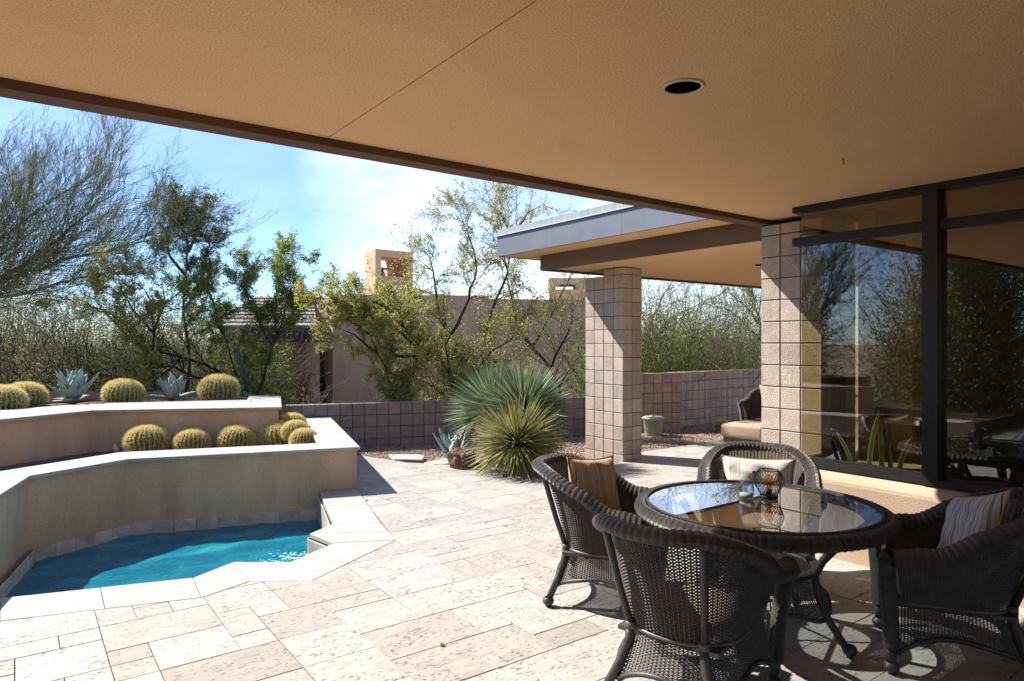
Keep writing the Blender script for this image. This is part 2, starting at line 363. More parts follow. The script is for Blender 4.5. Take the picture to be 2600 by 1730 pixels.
for k, (d, cx, cy_, q2, vis) in enumerate(tiles):
    dz = rr.uniform(-.0012, .0012)
    if k < 300:
        mb = MB()
        for q in q2: mb.prism([(x-cx, y-cy_) for x, y in q], -.04, 0)
        me = mb.mesh('tile', M['trav'])
        if len(q2) == 1: bevel_me(me, .0025)
        o = link('tile', me, patio, (cx, cy_, dz)); o.rotation_euler = (rr.uniform(-.0016,.0016), rr.uniform(-.0016,.0016), 0)
    else:
        for q in q2: rest.prism(q, -.04, dz)
rest.obj('paving_tiles', M['trav'], patio, kind='stuff')

# ------------------------------------------------------------------ pool
pool = empty('pool', (0,0,0), 'small free-form plunge pool with pale stone coping under the stucco planter wall', 'pool')
def strip_stones(name, outer, inner, z0, z1, mat, parent, seg=.62, skip=(), gap=.0018):
    for i in range(len(outer)-1):
        if i in skip: continue
        o0, o1, i0, i1 = [Vector(p) for p in (outer[i], outer[i+1], inner[i], inner[i+1])]
        n = max(1, round(max((o1-o0).length, (i1-i0).length) / seg))
        for k in range(n):
            a, b = k/n, (k+1)/n
            q = [tuple(o0.lerp(o1, a)), tuple(o0.lerp(o1, b)), tuple(i0.lerp(i1, b)), tuple(i0.lerp(i1, a))]
            q = inset(ccw(q), gap)
            if not q: continue
            cx = sum(p[0] for p in q)/len(q); cy_ = sum(p[1] for p in q)/len(q)
            me = MB().prism([(x-cx, y-cy_) for x, y in q], z0, z1).mesh(name, mat); bevel_me(me, .004)
            link(name, me, parent, (cx, cy_, rr.uniform(-.001,.001)))
strip_stones('coping_stone', cop_out, cop_in, -.038, .003, M['cap'], pool, .75)
# basin
M['basin'] = noisy('pool_plaster', (.02,.17,.22), (.04,.26,.32), 2, 4, .7, .1, 30, .002)
pool_poly = [pool_wall[0], pool_wall[1], pool_wall[2], pool_wall[3], (-.36,5.73), (-.085,5.665), (1.034,5.331), (1.363,5.529), (1.717,5.268), (2.16,5.54), (2.10,5.93), (2.40,6.14)]
bs = MB(); n = len(pool_poly)
bs.add([(x,y,-1.25) for x,y in pool_poly] + [(x,y,-.30) for x,y in pool_poly], [tuple(range(n-1,-1,-1))] + [((i+1)%n, i, n+i, n+(i+1)%n) for i in range(n)])
bs.obj('basin', M['basin'], pool)
MB().box(-.3,5.75,-1.25,2.3,6.7,-.86).obj('step', M['basin'], pool)
# water
mw = bpy.data.materials.new('pool_water'); mw.use_nodes = True; t = mw.node_tree; b = t.nodes['Principled BSDF']
b.inputs['Base Color'].default_value = (.012,.13,.19,1); b.inputs['Roughness'].default_value = .02; b.inputs['IOR'].default_value = 1.33
n1 = N(t,'ShaderNodeTexNoise'); n1.inputs['Scale'].default_value = 17; n1.inputs['Detail'].default_value = 6
n3 = N(t,'ShaderNodeTexNoise'); n3.inputs['Scale'].default_value = 1.5; n3.inputs['Detail'].default_value = 3
tcw = N(t,'ShaderNodeTexCoord'); mpw = N(t,'ShaderNodeMapping'); mpw.inputs['Scale'].default_value = (1,2.6,1); mpw.inputs['Rotation'].default_value = (0,0,.45)
t.links.new(tcw.outputs['Object'], mpw.inputs[0]); t.links.new(mpw.outputs[0], n1.inputs['Vector']); t.links.new(mpw.outputs[0], n3.inputs['Vector'])
cr = ramp(t, n3.outputs['Fac'], [(.32,(.006,.12,.19)), (.55,(.010,.19,.27)), (.72,(.03,.32,.37))]); t.links.new(cr.outputs[0], b.inputs['Base Color'])
bpw = N(t,'ShaderNodeBump'); bpw.inputs['Strength'].default_value = .75; bpw.inputs['Distance'].default_value = .04
t.links.new(n1.outputs['Fac'], bpw.inputs['Height']); t.links.new(bpw.outputs[0], b.inputs['Normal'])
# rippled surface as a clipped grid
wv = MB(); step = .07
for i in range(46):
    for j in range(42):
        x0, y0 = -.45+i*step, 5.2+j*step
        q = [(x0,y0),(x0+step,y0),(x0+step,y0+step),(x0,y0+step)]
        c = (x0+step/2, y0+step/2)
        ins = False; jn = len(pool_poly)-1
        for ii in range(len(pool_poly)):
            xi, yi = pool_poly[ii]; xj, yj = pool_poly[jn]
            if (yi > c[1]) != (yj > c[1]) and c[0] < (xj-xi)*(c[1]-yi)/(yj-yi)+xi: ins = not ins
            jn = ii
        near = ins
        if not near:
            for ii in range(len(pool_poly)):
                a_, b_ = Vector(pool_poly[ii]), Vector(pool_poly[(ii+1)%len(pool_poly)]); p_ = Vector(c); ab = b_-a_
                k = max(0, min(1, (p_-a_).dot(ab)/ab.length_squared))
                if (a_+ab*k-p_).length < .055: near = True
        if near: wv.add([(x,y,0) for x,y in q], [(0,1,2,3)])
def wh(x, y): return WATER_Z + .006*math.sin(9*x+14*y) + .005*math.sin(17*x-8*y+1) + .003*math.sin(31*x+23*y) + .010*math.exp(-((x-2.02)**2+(y-6.22)**2)/.03)*math.sin(40*x+36*y)
wv.v = [(x, y, wh(x, y)) for x, y, z in wv.v]
wo = wv.obj('pool_water', mw, kind='structure', smooth=True)
bm = bmesh.new(); bm.from_mesh(wo.data); bmesh.ops.remove_doubles(bm, verts=bm.verts, dist=.0005); bm.to_mesh(wo.data); bm.free()
# foam of the return jet
M['foam'] = gravel_mat('foam', [(.12,.50,.58), (.25,.66,.72), (.6,.85,.88)])
V = []; Fq = []
for k in range(900):
    r_ = abs(random.gauss(0,.14)); a_ = random.uniform(0, 6.28); x = 2.02+r_*math.cos(a_)*.9; y = 6.22+r_*math.sin(a_)*1.0
    s = random.uniform(.003,.011); z = wh(x,y)+.002; an = random.uniform(-.4,.9); dx, dy = math.cos(an)*s*1.8, math.sin(an)*s*1.8
    b0 = len(V); V += [(x-dx,y-dy,z),(x+dy*.4,y-dx*.4,z+.003),(x+dx,y+dy,z),(x-dy*.4,y+dx*.4,z+.004)]; Fq.append((b0,b0+1,b0+2,b0+3))
link('foam', np_mesh('foam', V, Fq, M['foam'], True), pool, kind='stuff')
# waterline tiles: along the planter wall and under the coping
def wtiles(line, ztop, zbot, off, size=.205):
    for i in range(len(line)-1):
        a, b = Vector(line[i]), Vector(line[i+1]); L_ = (b-a).length; n = max(1, round(L_/size)); u = (b-a)/L_; nr = Vector((-u.y, u.x))*off
        for k in range(n):
            p, q = a+u*(k*L_/n+.002), a+u*((k+1)*L_/n-.002)
            c = (p+q)/2
            me = MB().prism([tuple(p-c), tuple(q-c), tuple(q+nr-c), tuple(p+nr-c)], zbot, ztop).mesh('waterline_tile', M['wline']); bevel_me(me, .002)
            link('waterline_tile', me, pool, (c.x, c.y, 0))
wtiles(pool_wall, TILE_TOP, -.42, .012)
wtiles([(-.36,5.73),(-.085,5.665),(1.034,5.331),(1.363,5.529),(1.717,5.268),(2.16,5.54),(2.10,5.93),(2.40,6.14),(2.79,7.53)], -.040, -.42, .012)

# ------------------------------------------------------------------ planters
LZ, UZ = .495, .80
l_out = [(4.142,10.64), (3.233,7.383), (.949,8.042), (.106,7.558), (-.101,6.735), (-.42,5.5), (-.75,4.2)]
l_in = [(3.769,10.756), (2.936,7.979), (.93,8.60), (-.30,7.88), (-.60,6.85), (-.95,5.6), (-1.25,4.2)]
def offs(line, d):     # shift a polyline sideways
    res = []
    for i in range(len(line)):
        a = Vector(line[max(i-1,0)]); b = Vector(line[min(i+1,len(line)-1)])
        if i in (0, len(line)-1): u = (b-a).normalized(); m_ = Vector((-u.y,u.x))*d
        else:
            u1 = (Vector(line[i])-a).normalized(); u2 = (b-Vector(line[i])).normalized(); n_ = Vector((-u1.y-u2.y, u1.x+u2.x)).normalized()
            m_ = n_*d/max(.3, n_.dot(Vector((-u1.y,u1.x))))
        res.append(tuple(Vector(line[i])+m_))
    return res
low = empty('planter', (0,0,0), 'lower raised stucco planter whose brown wall drops straight into the pool', 'planter', None)
w_o, w_i = offs(l_out, -.035), offs(l_in, .05)
mb = MB()
for i in range(len(w_o)-1): mb.prism([w_o[i], w_o[i+1], w_i[i+1], w_i[i]], -.62, LZ-.036)
mb.obj('wall', M['stucco'], low)
strip_stones('cap_stone', l_out, l_in, LZ-.035, LZ, M['cap'], low, .62)
MB().prism([(3.85,10.9),(3.0,7.9),(.93,8.5),(-.35,7.8),(-1.1,5.0),(-7,5.0),(-7,11.4)], -.62, .23).obj('soil', M['soil'], low)
# upper planter
u_o = [gnd(713.4,1005.8,UZ), gnd(715.6,1033.7,UZ), gnd(235.5,1042,UZ), gnd(0,1065,UZ)]
u_i = [gnd(632,1004.2,UZ), gnd(627,1015.4,UZ), gnd(223,1024.8,UZ), gnd(0,1041.5,UZ)]
dv = (u_o[3]-u_o[2]).normalized()
u_o = [tuple(p[:2]) for p in u_o] + [tuple((u_o[3]+dv*1.0)[:2]), tuple((u_o[3]+dv*1.4+Vector((-2.2,-2.5,0)))[:2])]
u_i = [tuple(p[:2]) for p in u_i] + [tuple((u_i[3]+dv*1.0)[:2]), tuple((u_i[3]+dv*1.4+Vector((-2.6,-2.2,0)))[:2])]
upp = empty('planter', (0,0,0), 'upper raised stucco planter behind the lower one, holding the two big agaves', 'planter', None)
wu_o, wu_i = offs(u_o, -.045), offs(u_i, .05)
mb = MB()
for i in range(len(wu_o)-1): mb.prism([wu_o[i], wu_o[i+1], wu_i[i+1], wu_i[i]], -.6, UZ-.041)
mb.obj('wall', M['stucco'], upp)
strip_stones('cap_stone', u_o, u_i, UZ-.04, UZ, M['cap'], upp, .75)
far = [gnd(720,1004,UZ), at(0,1010,13.5)]
MB().prism([u_i[0], u_i[1], u_i[2], u_i[3], u_i[4], (-9, 9.5), (-9, 13.6), (1.0, 13.6), (3.4, 12.9)], -.6, UZ-.055).obj('soil', M['soil'], upp)
# thin pale kerb at the back of the upper bed
MB().prism([tuple(at(640,1000,12.3)[:2]), tuple(at(-200,1000,13.0)[:2]), tuple(at(-200,1000,13.15)[:2]), tuple(at(640,1000,12.45)[:2])], .3, .79).obj('kerb', M['concrete'], upp)

# ------------------------------------------------------------------ gravel
def stones(name, inside, n, bounds, zf, mat, smin, smax, parent=None):
    x0, y0, x1, y1 = bounds; P = RNG.uniform((x0,y0), (x1,y1), (n*2,2)); P = np.array([p for p in P if inside(p)][:n])
    m = len(P); octv = np.array([(1,0,0),(0,1,0),(-1,0,0),(0,-1,0),(0,0,1),(0,0,-1)], float)
    S = RNG.uniform(smin, smax, (m,1,3))*np.array([1,1,.65]); V = octv[None]*S*RNG.uniform(.75,1.25,(m,6,1))
    A = RNG.uniform(0,6.28,m); ca, sa = np.cos(A)[:,None], np.sin(A)[:,None]
    X = V[:,:,0]*ca-V[:,:,1]*sa; Y = V[:,:,0]*sa+V[:,:,1]*ca; Z = V[:,:,2]+RNG.normal(0,.12,(m,6))*S[:,:,0]
    z = np.array([zf(p) for p in P]) + RNG.uniform(0, smax*.5, m)
    V = np.stack([X+P[:,0:1], Y+P[:,1:2], Z+z[:,None]], 2).reshape(-1,3)
    F0 = np.array([(0,1,4),(1,2,4),(2,3,4),(3,0,4),(1,0,5),(2,1,5),(3,2,5),(0,3,5)])
    Fq = (F0[None]+np.arange(m)[:,None,None]*6).reshape(-1,3)
    return link(name, np_mesh(name, V, Fq, mat), parent, kind='stuff')
def in_poly(poly):
    def f(c):
        ins = False; jn = len(poly)-1
        for ii in range(len(poly)):
            xi, yi = poly[ii]; xj, yj = poly[jn]
            if (yi > c[1]) != (yj > c[1]) and c[0] < (xj-xi)*(c[1]-yi)/(yj-yi)+xi: ins = not ins
            jn = ii
        return ins
    return f
mb = MB(); mb.prism(cutD, -.3, -.049); mb.obj('gravel_bed', M['soil'], kind='structure')
stones('gravel', in_poly(cutD), 34000, (3.9,6.5,13.5,11.3), lambda p: -.045, M['gravel'], .008, .019)
lowbed = [(3.8,10.8),(2.95,7.95),(.93,8.58),(-.31,7.86),(-.5,9.0),(.5,9.6),(2.7,9.5),(3.2,10.9)]
stones('gravel', in_poly([(1.35,8.4),(.93,8.5),(-.35,7.8),(-1.1,6.5),(-2,8),(.3,9.7),(1.2,9.6)]), 9000, (-2,6.5,1.4,9.7), lambda p: .235, M['gravelred'], .007, .014)
stones('gravel', in_poly([(1.35,8.4),(2.95,7.9),(3.9,11),(2.9,11),(2.5,9.3),(1.2,9.6)]), 6000, (1.2,7.8,3.9,11), lambda p: .235, M['gravel'], .007, .014)
stones('gravel', in_poly([tuple(u_i[0]),tuple(u_i[1]),tuple(u_i[2]),tuple(u_i[3]),tuple(u_i[4]),(-3,12.5),(3.2,12.8)]), 7000, (-2.0,9.0,3.6,12.8), lambda p: UZ-.05, M['gravel'], .007, .014)

# ------------------------------------------------------------------ concrete block work
def block_mesh(name, sx, sy, sz, mat):
    me = MB().box(-sx/2,-sy/2,-sz/2,sx/2,sy/2,sz/2).mesh(name, mat); return bevel_me(me, .005)
BL = .2
bm_block = block_mesh('block', BL-.009, BL-.009, BL-.009, M['block'])
def pillar(loc, nx, ny, rows, label, z0=0., cut=None):
    e = empty('block_pillar', loc, label, 'pillar')
    core = MB(); 
    for (i0,i1,j0,j1,zt) in cut or [(0,nx,0,ny,rows*BL)]: core.box(i0*BL+.012, j0*BL+.012, -.3, i1*BL-.012, j1*BL-.012, zt-.004)
    core.obj('mortar_core', M['mortar'], e)
    for k in range(rows):
        for i in range(nx):
            for j in range(ny):
                if 0 < i < nx-1 and 0 < j < ny-1: continue
                o = link('block', bm_block, e, (i*BL+BL/2, j*BL+BL/2, z0+k*BL+BL/2)); o.rotation_euler = (rr.choice((0,math.pi)), rr.choice((0,math.pi)), 0)
                o.location.x += rr.uniform(-.0012,.0012); o.location.y += rr.uniform(-.0012,.0012)
    return e
# far pillar: 2 x 4 blocks in plan, the two rear columns stop lower
e = empty('block_pillar', (7.0,6.85,0), 'tan concrete block pillar standing free between the paving and the gravel bed under the corner roof', 'pillar')
MB().box(.012,.012,-.3,.388,.40,2.792).box(.012,.40,-.3,.388,.788,2.684).obj('mortar_core', M['mortar'], e)
half = block_mesh('block', BL-.009, BL-.009, .1-.009, M['block'])
for k in range(14):
    for i in range(2):
        for j in range(4):
            z = -.1 + .0 + k*BL + BL/2
            o = link('block', bm_block, e, (i*BL+BL/2, j*BL+BL/2, -.005+z)); o.location.x += rr.uniform(-.0012,.0012); o.location.y += rr.uniform(-.0012,.0012)
            o.rotation_euler = (rr.choice((0,math.pi)), 0, 0)
for i in range(2):
    for j in range(2): link('block', half, e, (i*BL+BL/2, j*BL+BL/2, 2.744))
# near pillar beside the window
e2 = empty('block_pillar', (5.65,3.14,0), 'pale concrete block pillar at the corner of the tinted window, half of it seen through the glass', 'pillar')
MB().box(.012,.012,-.3,.588,.588,2.80).obj('mortar_core', M['mortar'], e2)
for k in range(14):
    for i in range(3):
        for j in range(3):
            if i == 1 and j == 1: continue
            o = link('block', bm_block, e2, (i*BL+BL/2, j*BL+BL/2, -.1+k*BL+BL/2)); o.location.x += rr.uniform(-.0012,.0012); o.location.y += rr.uniform(-.0012,.0012)
for i in range(3):
    for j in range(3):
        if not (i == 1 and j == 1): link('block', half, e2, (i*BL+BL/2, j*BL+BL/2, 2.752))
# garden walls of block, one after the other
def block_wall(p0, p1, z0, rows, label, mat, thick=.2, bw=.2, bh=.2, name='block_wall', capz=.0):
    p0, p1 = Vector(p0), Vector(p1); L_ = (p1-p0).length; ang = math.atan2(p1.y-p0.y, p1.x-p0.x); n = round(L_/bw)
    e = empty(name, (p0.x,p0.y,z0), label, 'wall', None, ang)
    me = block_mesh('block', bw-.010, thick, bh-.010, mat)
    MB().box(.006, .012, -.5, n*bw-.006, thick-.012, rows*bh-.006).obj('mortar_core', M['mortar'], e)
    for k in range(rows):
        for i in range(n):
            link('block', me, e, (i*bw+bw/2, thick/2+rr.uniform(-.003,.003), k*bh+bh/2))
    return e
block_wall((2.6,11.22), (8.95,9.16), -.10, 4, 'low dark grey concrete block garden wall running behind the yuccas', M['blockdark'])
block_wall((9.55,9.53), (10.8,9.00), -.10, 6, 'short pier of brown concrete block wall beside the pale bucket', M['blockbrown'])
block_wall((10.75,9.25), (15.4,9.30), -.10, 6, 'long brown concrete block garden wall in front of the green bushes', M['blockbrown'])

# ------------------------------------------------------------------ roofs
S1 = 2.85
roof1 = empty('patio_roof', (0,0,0), 'large tan stucco roof overhang above the paving in the foreground with a brown edge board', 'roof')
mb = MB()
mb.box(-9,-7,S1,1.4045,3.66,S1+.12).box(1.4115,-7,S1,12,3.66,S1+.12).box(1.40,-7,S1+.012,1.416,3.66,S1+.11)
mb.obj('soffit', M['soffit'], roof1)
MB().box(-9,3.662,S1-.045,7.1,3.80,3.04).obj('edge_beam', M['eave'], roof1)
MB().box(-9,3.802,S1-.032,7.1,3.812,S1+.0).obj('drip_strip', M['soffit'], roof1)
MB().box(-9,3.803,3.0,5.70,4.24,3.02).obj('outer_soffit', M['soffit'], roof1)
MB().box(-9,4.242,2.99,5.70,4.29,3.38).obj('fascia', M['metal'], roof1)
MB().box(-9,-7,3.05,12,4.24,3.30).obj('roof_slab', M['concrete'], roof1)
# small rusty hook and paint spots on the soffit
hk = at(2142,403,1); hd = (hk - Vector((0,0,EYE))); hk = Vector((0,0,EYE)) + hd*((S1-EYE)/hd.z)
ho = MB().tube([(hk.x,hk.y,S1),(hk.x,hk.y,S1-.028),(hk.x+.012,hk.y,S1-.034)], .0035, 6).tube([(hk.x-.018,hk.y,S1-.004),(hk.x+.014,hk.y+.006,S1-.004)], .003, 6).obj('ceiling_hook', pbr('rust', (.20,.07,.03), .8))
tag(ho, 'small rusty hook screwed into the tan soffit', 'hook')
# recessed light
rl = empty('recessed_light', (2.407,1.984,S1), 'round recessed downlight with pale trim ring in the foreground soffit', 'downlight')
mb = MB(); mb.lathe([(.078,-.002),(.080,-.008),(.094,-.007),(.097,.0),(.078,0.0)], n=48); mb.obj('trim_ring', pbr('trim_ring', (.62,.50,.38), .5), rl, smooth=True)
MB().lathe([(.079,-.0035),(.06,-.003),(.0005,-.003)], n=48).obj('painted_recess_dark', pbr('painted_recess_dark', (.004,.004,.004), 1.0, 0, 0), rl, smooth=True)  # flat matt black disc, painted as the dark inside of the fitting
# second roof at the corner
roof2 = empty('patio_roof', (0,0,0), 'smaller corner roof with blue-grey metal fascia on a brown beam behind the near overhang', 'roof')
M2 = MB(); M2.box(5.765,3.84,2.985,6.22,8.12,3.02).obj('outer_soffit', M['soffit'], roof2)
MB().box(6.25,3.84,2.802,13.2,7.72,2.84).obj('inner_soffit', M['soffit'], roof2)
MB().box(6.20,3.83,2.765,6.248,7.74,2.984).obj('beam', M['wood'], roof2)
MB().box(6.252,7.722,2.765,13.2,7.76,2.984).obj('edge_board', M['eave'], roof2)
MB().box(6.2,7.762,2.986,13.2,8.12,3.02).obj('rear_soffit', M['soffit'], roof2)
MB().box(6.10,4.0,2.99,13.3,8.1,3.25).obj('roof_slab', M['concrete'], roof2)
for k, (y0, y1) in enumerate(((4.3,5.62),(5.623,7.02),(7.023,8.165))):
    MB().box(5.72,y0,2.978,5.763,y1,3.262).obj('fascia_panel', M['metal'], roof2)
MB().box(5.763,8.121,2.976,13.3,8.165,3.262).obj('fascia_panel', M['metal'], roof2)
MB().box(5.70,4.3,3.270,5.76,8.185,3.276).box(5.76,8.125,3.270,13.3,8.185,3.276).obj('flashing', M['white'], roof2)
for (y0, y1) in ((4.3,6.6),(6.603,8.18)):
    MB().box(5.735,y0,3.277,5.775,y1,3.372).obj('parapet_cap', M['metal2'], roof2)
MB().box(5.776,8.14,3.277,13.3,8.18,3.372).obj('parapet_cap', M['metal2'], roof2)
MB().box(5.70,4.3,3.262,5.72,8.18,3.270).obj('painted_shadow_line', M['darkin'], roof2)  # solid dark strip painted in as the shadow line below the parapet cap
ld = empty('recessed_light', (8.42,5.55,2.80), 'dark recessed downlight in the corner roof soffit beside the near pillar', 'downlight')
MB().lathe([(.10,0),(.095,-.006),(.08,-.007),(.078,-.003),(.0005,-.003)], n=32).obj('painted_recess_dark', MATS['painted_recess_dark'], ld, smooth=True)  # flat black here too, painted in place of a shaded hole

# ------------------------------------------------------------------ house wall and window
XW, YC = 5.35, 3.15
house = empty('house', (0,0,0), 'tan stucco house corner with a low wall under a big tinted bay window', 'house')
mb = MB(); prof = [(5.21,-.6),(5.21,.585),(5.216,.612),(5.235,.632),(5.33,.668),(5.47,.672),(5.47,-.6)]
v = []; 
for y in (-6.9, YC-.005): v += [(x, y, z) for x, z in prof]
m_ = len(prof); mb.add(v, [tuple(range(m_)), tuple(range(2*m_-1, m_-1, -1))] + [(i, m_+i, m_+(i+1)%m_, (i+1)%m_) for i in range(m_)])
mb.obj('sill_wall', M['wallstucco'], house)
MB().box(5.472,2.97,-.6,6.6,YC-.006,.66).obj('return_wall', M['wallstucco'], house)
win = empty('bay_window', (XW,YC,0), 'floor-to-soffit tinted bay window in dark bronze frames with a frameless glass corner', 'window')
WX = lambda mb: mb
def wbox(name, x0,y0,z0,x1,y1,z1, mat='frame'):
    return MB().box(x0-XW,y0-YC,z0,x1-XW,y1-YC,z1).obj(name, M[mat], win)
wbox('head_rail', 5.30,-6.9,2.800,5.42,YC+.055,2.849)
wbox('mid_rail', 5.298,2.191,2.52,5.40,YC+.055,2.588)
wbox('mid_rail', 5.335,-.4,2.52,5.40,2.088,2.588)
wbox('head_rail', 5.42,YC-.06,2.800,6.2,YC+.055,2.849)
wbox('mid_rail', 5.40,YC-.045,2.52,5.64,YC+.05,2.588)
wbox('bottom_rail', 5.31,2.191,.675,5.39,YC+.004,.735)
wbox('bottom_rail', 5.30,-6.9,.675,5.41,2.088,.72)
wbox('glazing_bead', 5.325,2.191,.7352,5.375,YC+.002,.755)
wbox('mullion', 5.30,2.09,.675,5.43,2.19,2.7995)
wbox('mullion', 5.30,-.50,.675,5.43,-.402,2.7995)
wbox('jamb', 5.82,YC-.09,.70,5.90,YC-.006,2.7995)
wbox('sill_rail', 5.40,YC-.05,.70,5.82,YC-.006,.745)
g1 = wbox('pane', 5.346,2.1905,.7555,5.352,YC-.002,2.5195,'window')
wbox('pane', 5.346,2.1905,2.5885,5.352,YC-.002,2.7995,'window')
wbox('pane', 5.385,-.401,.7205,5.391,2.0895,2.5195,'window')
wbox('pane', 5.385,-.401,2.5885,5.391,2.0895,2.7995,'window')
wbox('pane', 5.385,-6.9,.7205,5.391,-.501,2.7995,'window')
wbox('pane', 5.3535,YC-.008,.7555,5.82,YC-.002,2.5195,'clearglass')
wbox('pane', 5.3535,YC-.008,2.5885,5.82,YC-.002,2.7995,'clearglass')
# interior
M['infloor'] = noisy('inside_floor', (.16,.10,.06), (.22,.14,.09), 2, 4, .4, .1, 30, .002)
M['inwall'] = noisy('inside_wall', (.36,.25,.14), (.42,.30,.17), 2, 4, .9, .3, 80, .003)
room = empty('living_room', (0,0,0), 'dim room behind the tinted glass with block walls and columns, one coloured as if sunlit', 'room')
MB().box(5.48,-6.9,-.05,12,2.96,.0).obj('floor', M['infloor'], room)
MB().box(11.8,-6.9,.0,12,-.2,2.84).box(11.8,.9,.0,12,3.0,2.84).box(11.8,-.2,2.2,12,.9,2.84).box(11.8,-.2,0,12,.9,.7).obj('east_wall', M['inwall'], room)
MB().box(11.86,-.2,.7,11.87,.9,2.2).obj('pane', M['clearglass'], room)
MB().box(5.93,2.82,.0,6.56,2.965,2.84).box(6.56,2.82,0,6.93,2.965,1.25).box(6.56,2.82,1.95,6.93,2.965,2.84).box(6.93,2.82,.0,12,2.965,2.84).obj('north_wall', M['inwall'], room)
MB().box(6.56,2.88,1.25,6.93,2.887,1.95).obj('pane', M['clearglass'], room)
MB().box(6.16,2.62,.0,6.34,2.80,2.84).obj('column', noisy('sunlit_tone_column', (.62,.46,.24), (.68,.52,.28), 2, 4, .9, .3, 80, .003), room)  # paler than the walls: colour stands in for sun on the column
MB().box(6.0,2.50,1.02,7.2,2.79,1.06).box(6.0,2.70,1.98,7.0,2.79,2.03).obj('shelf', M['white'], room)
MB().box(8.9,1.2,.0,9.35,1.45,2.84).obj('column', M['inwall'], room)
MB().box(7.6,2.0,.0,7.75,2.15,2.84).obj('column', M['white'], room)
MB().box(5.6,-6.9,0,12,-6.7,2.84).obj('south_wall', M['inwall'], room)
MB().box(8.3,-1.0,2.30,11.7,-.85,2.42).obj('shelf', M['white'], room)
e3 = empty('block_wall', (7.2,-1.6,0), 'brown block wall standing inside the room behind the second window pane', 'wall')
MB().box(.01,.01,0,.39,2.39,2.83).obj('mortar_core', M['mortar'], e3)
bm4 = block_mesh('block', .39, .39, .19, M['block'])
for k in range(14):
    for j in range(6): link('block', bm4, e3, (.2-.004, j*.4+.2, k*.2+.1))
# shelf planter with snake plant
sp = MB().prism([(5.50,2.55),(5.98,2.35),(6.0,2.62),(5.85,2.9),(5.56,2.85)], .60, .70).obj('stone_ledge', M['concrete']); tag(sp, 'grey stone ledge just inside the window below the snake plant', 'ledge')
M['snake'] = leaf_mat('snake_leaf', [(0,(.04,.09,.03)), (1,(.06,.12,.04))], .1)
M['snakeedge'] = pbr('snake_leaf_edge', (.55,.55,.12), .5)
snk = empty('snake_plant', (5.62,2.62,.70), 'snake plant with yellow-edged upright leaves just inside the window', 'plant')
for k, (dy, hgt, lean) in enumerate([(.0,.46,.02), (.10,.40,-.05), (-.13,.30,-.10), (-.30,.33,-.10), (.26,.24,.10), (-.06,.36,.06)]):
    w_ = .018
    pts = [( .0+.004*k, dy+lean*(s_**1.5)*1.2, hgt*s_, w_*(1-.25*s_)*(1 if s_ < .75 else (1-s_)/.25+.02)) for s_ in (0,.25,.5,.75,.9,1)]
    v = []; f = []
    for (x,y,z,ww) in pts: v += [(x,y-ww,z),(x-.006,y,z),(x,y+ww,z)]
    for i in range(5): b0 = i*3; f += [(b0,b0+1,b0+4,b0+3),(b0+1,b0+2,b0+5,b0+4)]
    lf = MB().add(v,f).obj('leaf', M['snake'], snk, True)
    MB().tube([(p[0],p[1]-p[3],p[2]) for p in pts], .0035, 4).tube([(p[0],p[1]+p[3],p[2]) for p in pts], .0035, 4).obj('leaf_edge', M['snakeedge'], lf)

# ------------------------------------------------------------------ wicker
def wick(name, c1, c2, scale_u, scale_v):
    m = pbr(name, c1, .36, 0, .6); t = m.node_tree; b = t.nodes['Principled BSDF']
    uv = N(t,'ShaderNodeUVMap'); mp = N(t,'ShaderNodeMapping'); mp.inputs['Scale'].default_value = (scale_u, scale_v, 1); t.links.new(uv.outputs[0], mp.inputs[0])
    wv_ = N(t,'ShaderNodeTexWave', wave_type='BANDS', bands_direction='Y'); wv_.inputs['Scale'].default_value = 1; wv_.inputs['Distortion'].default_value = .25
    t.links.new(mp.outputs[0], wv_.inputs['Vector'])
    nn = N(t,'ShaderNodeTexNoise'); nn.inputs['Scale'].default_value = 14; tcc = N(t,'ShaderNodeTexCoord'); t.links.new(tcc.outputs['Object'], nn.inputs['Vector'])
    r = ramp(t, nn.outputs['Fac'], [(.3,c1),(.7,c2)]); mx = N(t,'ShaderNodeMixRGB', blend_type='MULTIPLY'); mx.inputs[0].default_value = .7
    r2 = ramp(t, wv_.outputs['Fac'], [(.0,(.25,.25,.25)),(.5,(1,1,1))]); t.links.new(r.outputs[0], mx.inputs[1]); t.links.new(r2.outputs[0], mx.inputs[2]); t.links.new(mx.outputs[0], b.inputs['Base Color'])
    bp = N(t,'ShaderNodeBump'); bp.inputs['Strength'].default_value = .8; bp.inputs['Distance'].default_value = .004; t.links.new(wv_.outputs['Fac'], bp.inputs['Height']); t.links.new(bp.outputs[0], b.inputs['Normal'])
    return m
WC1, WC2 = (.066,.054,.048), (.125,.102,.090)
M['roll'] = wick('wicker_roll', WC1, WC2, 1, 1)
M['strand'] = noisy('wicker_strand', WC1, WC2, 14, 4, .42, .1, 300, .001, spec=.5)
M['cane'] = noisy('wrapped_cane', (.032,.027,.025), (.055,.046,.042), 25, 4, .45, .5, 160, .003, stretch=(.3,.3,3), spec=.5)

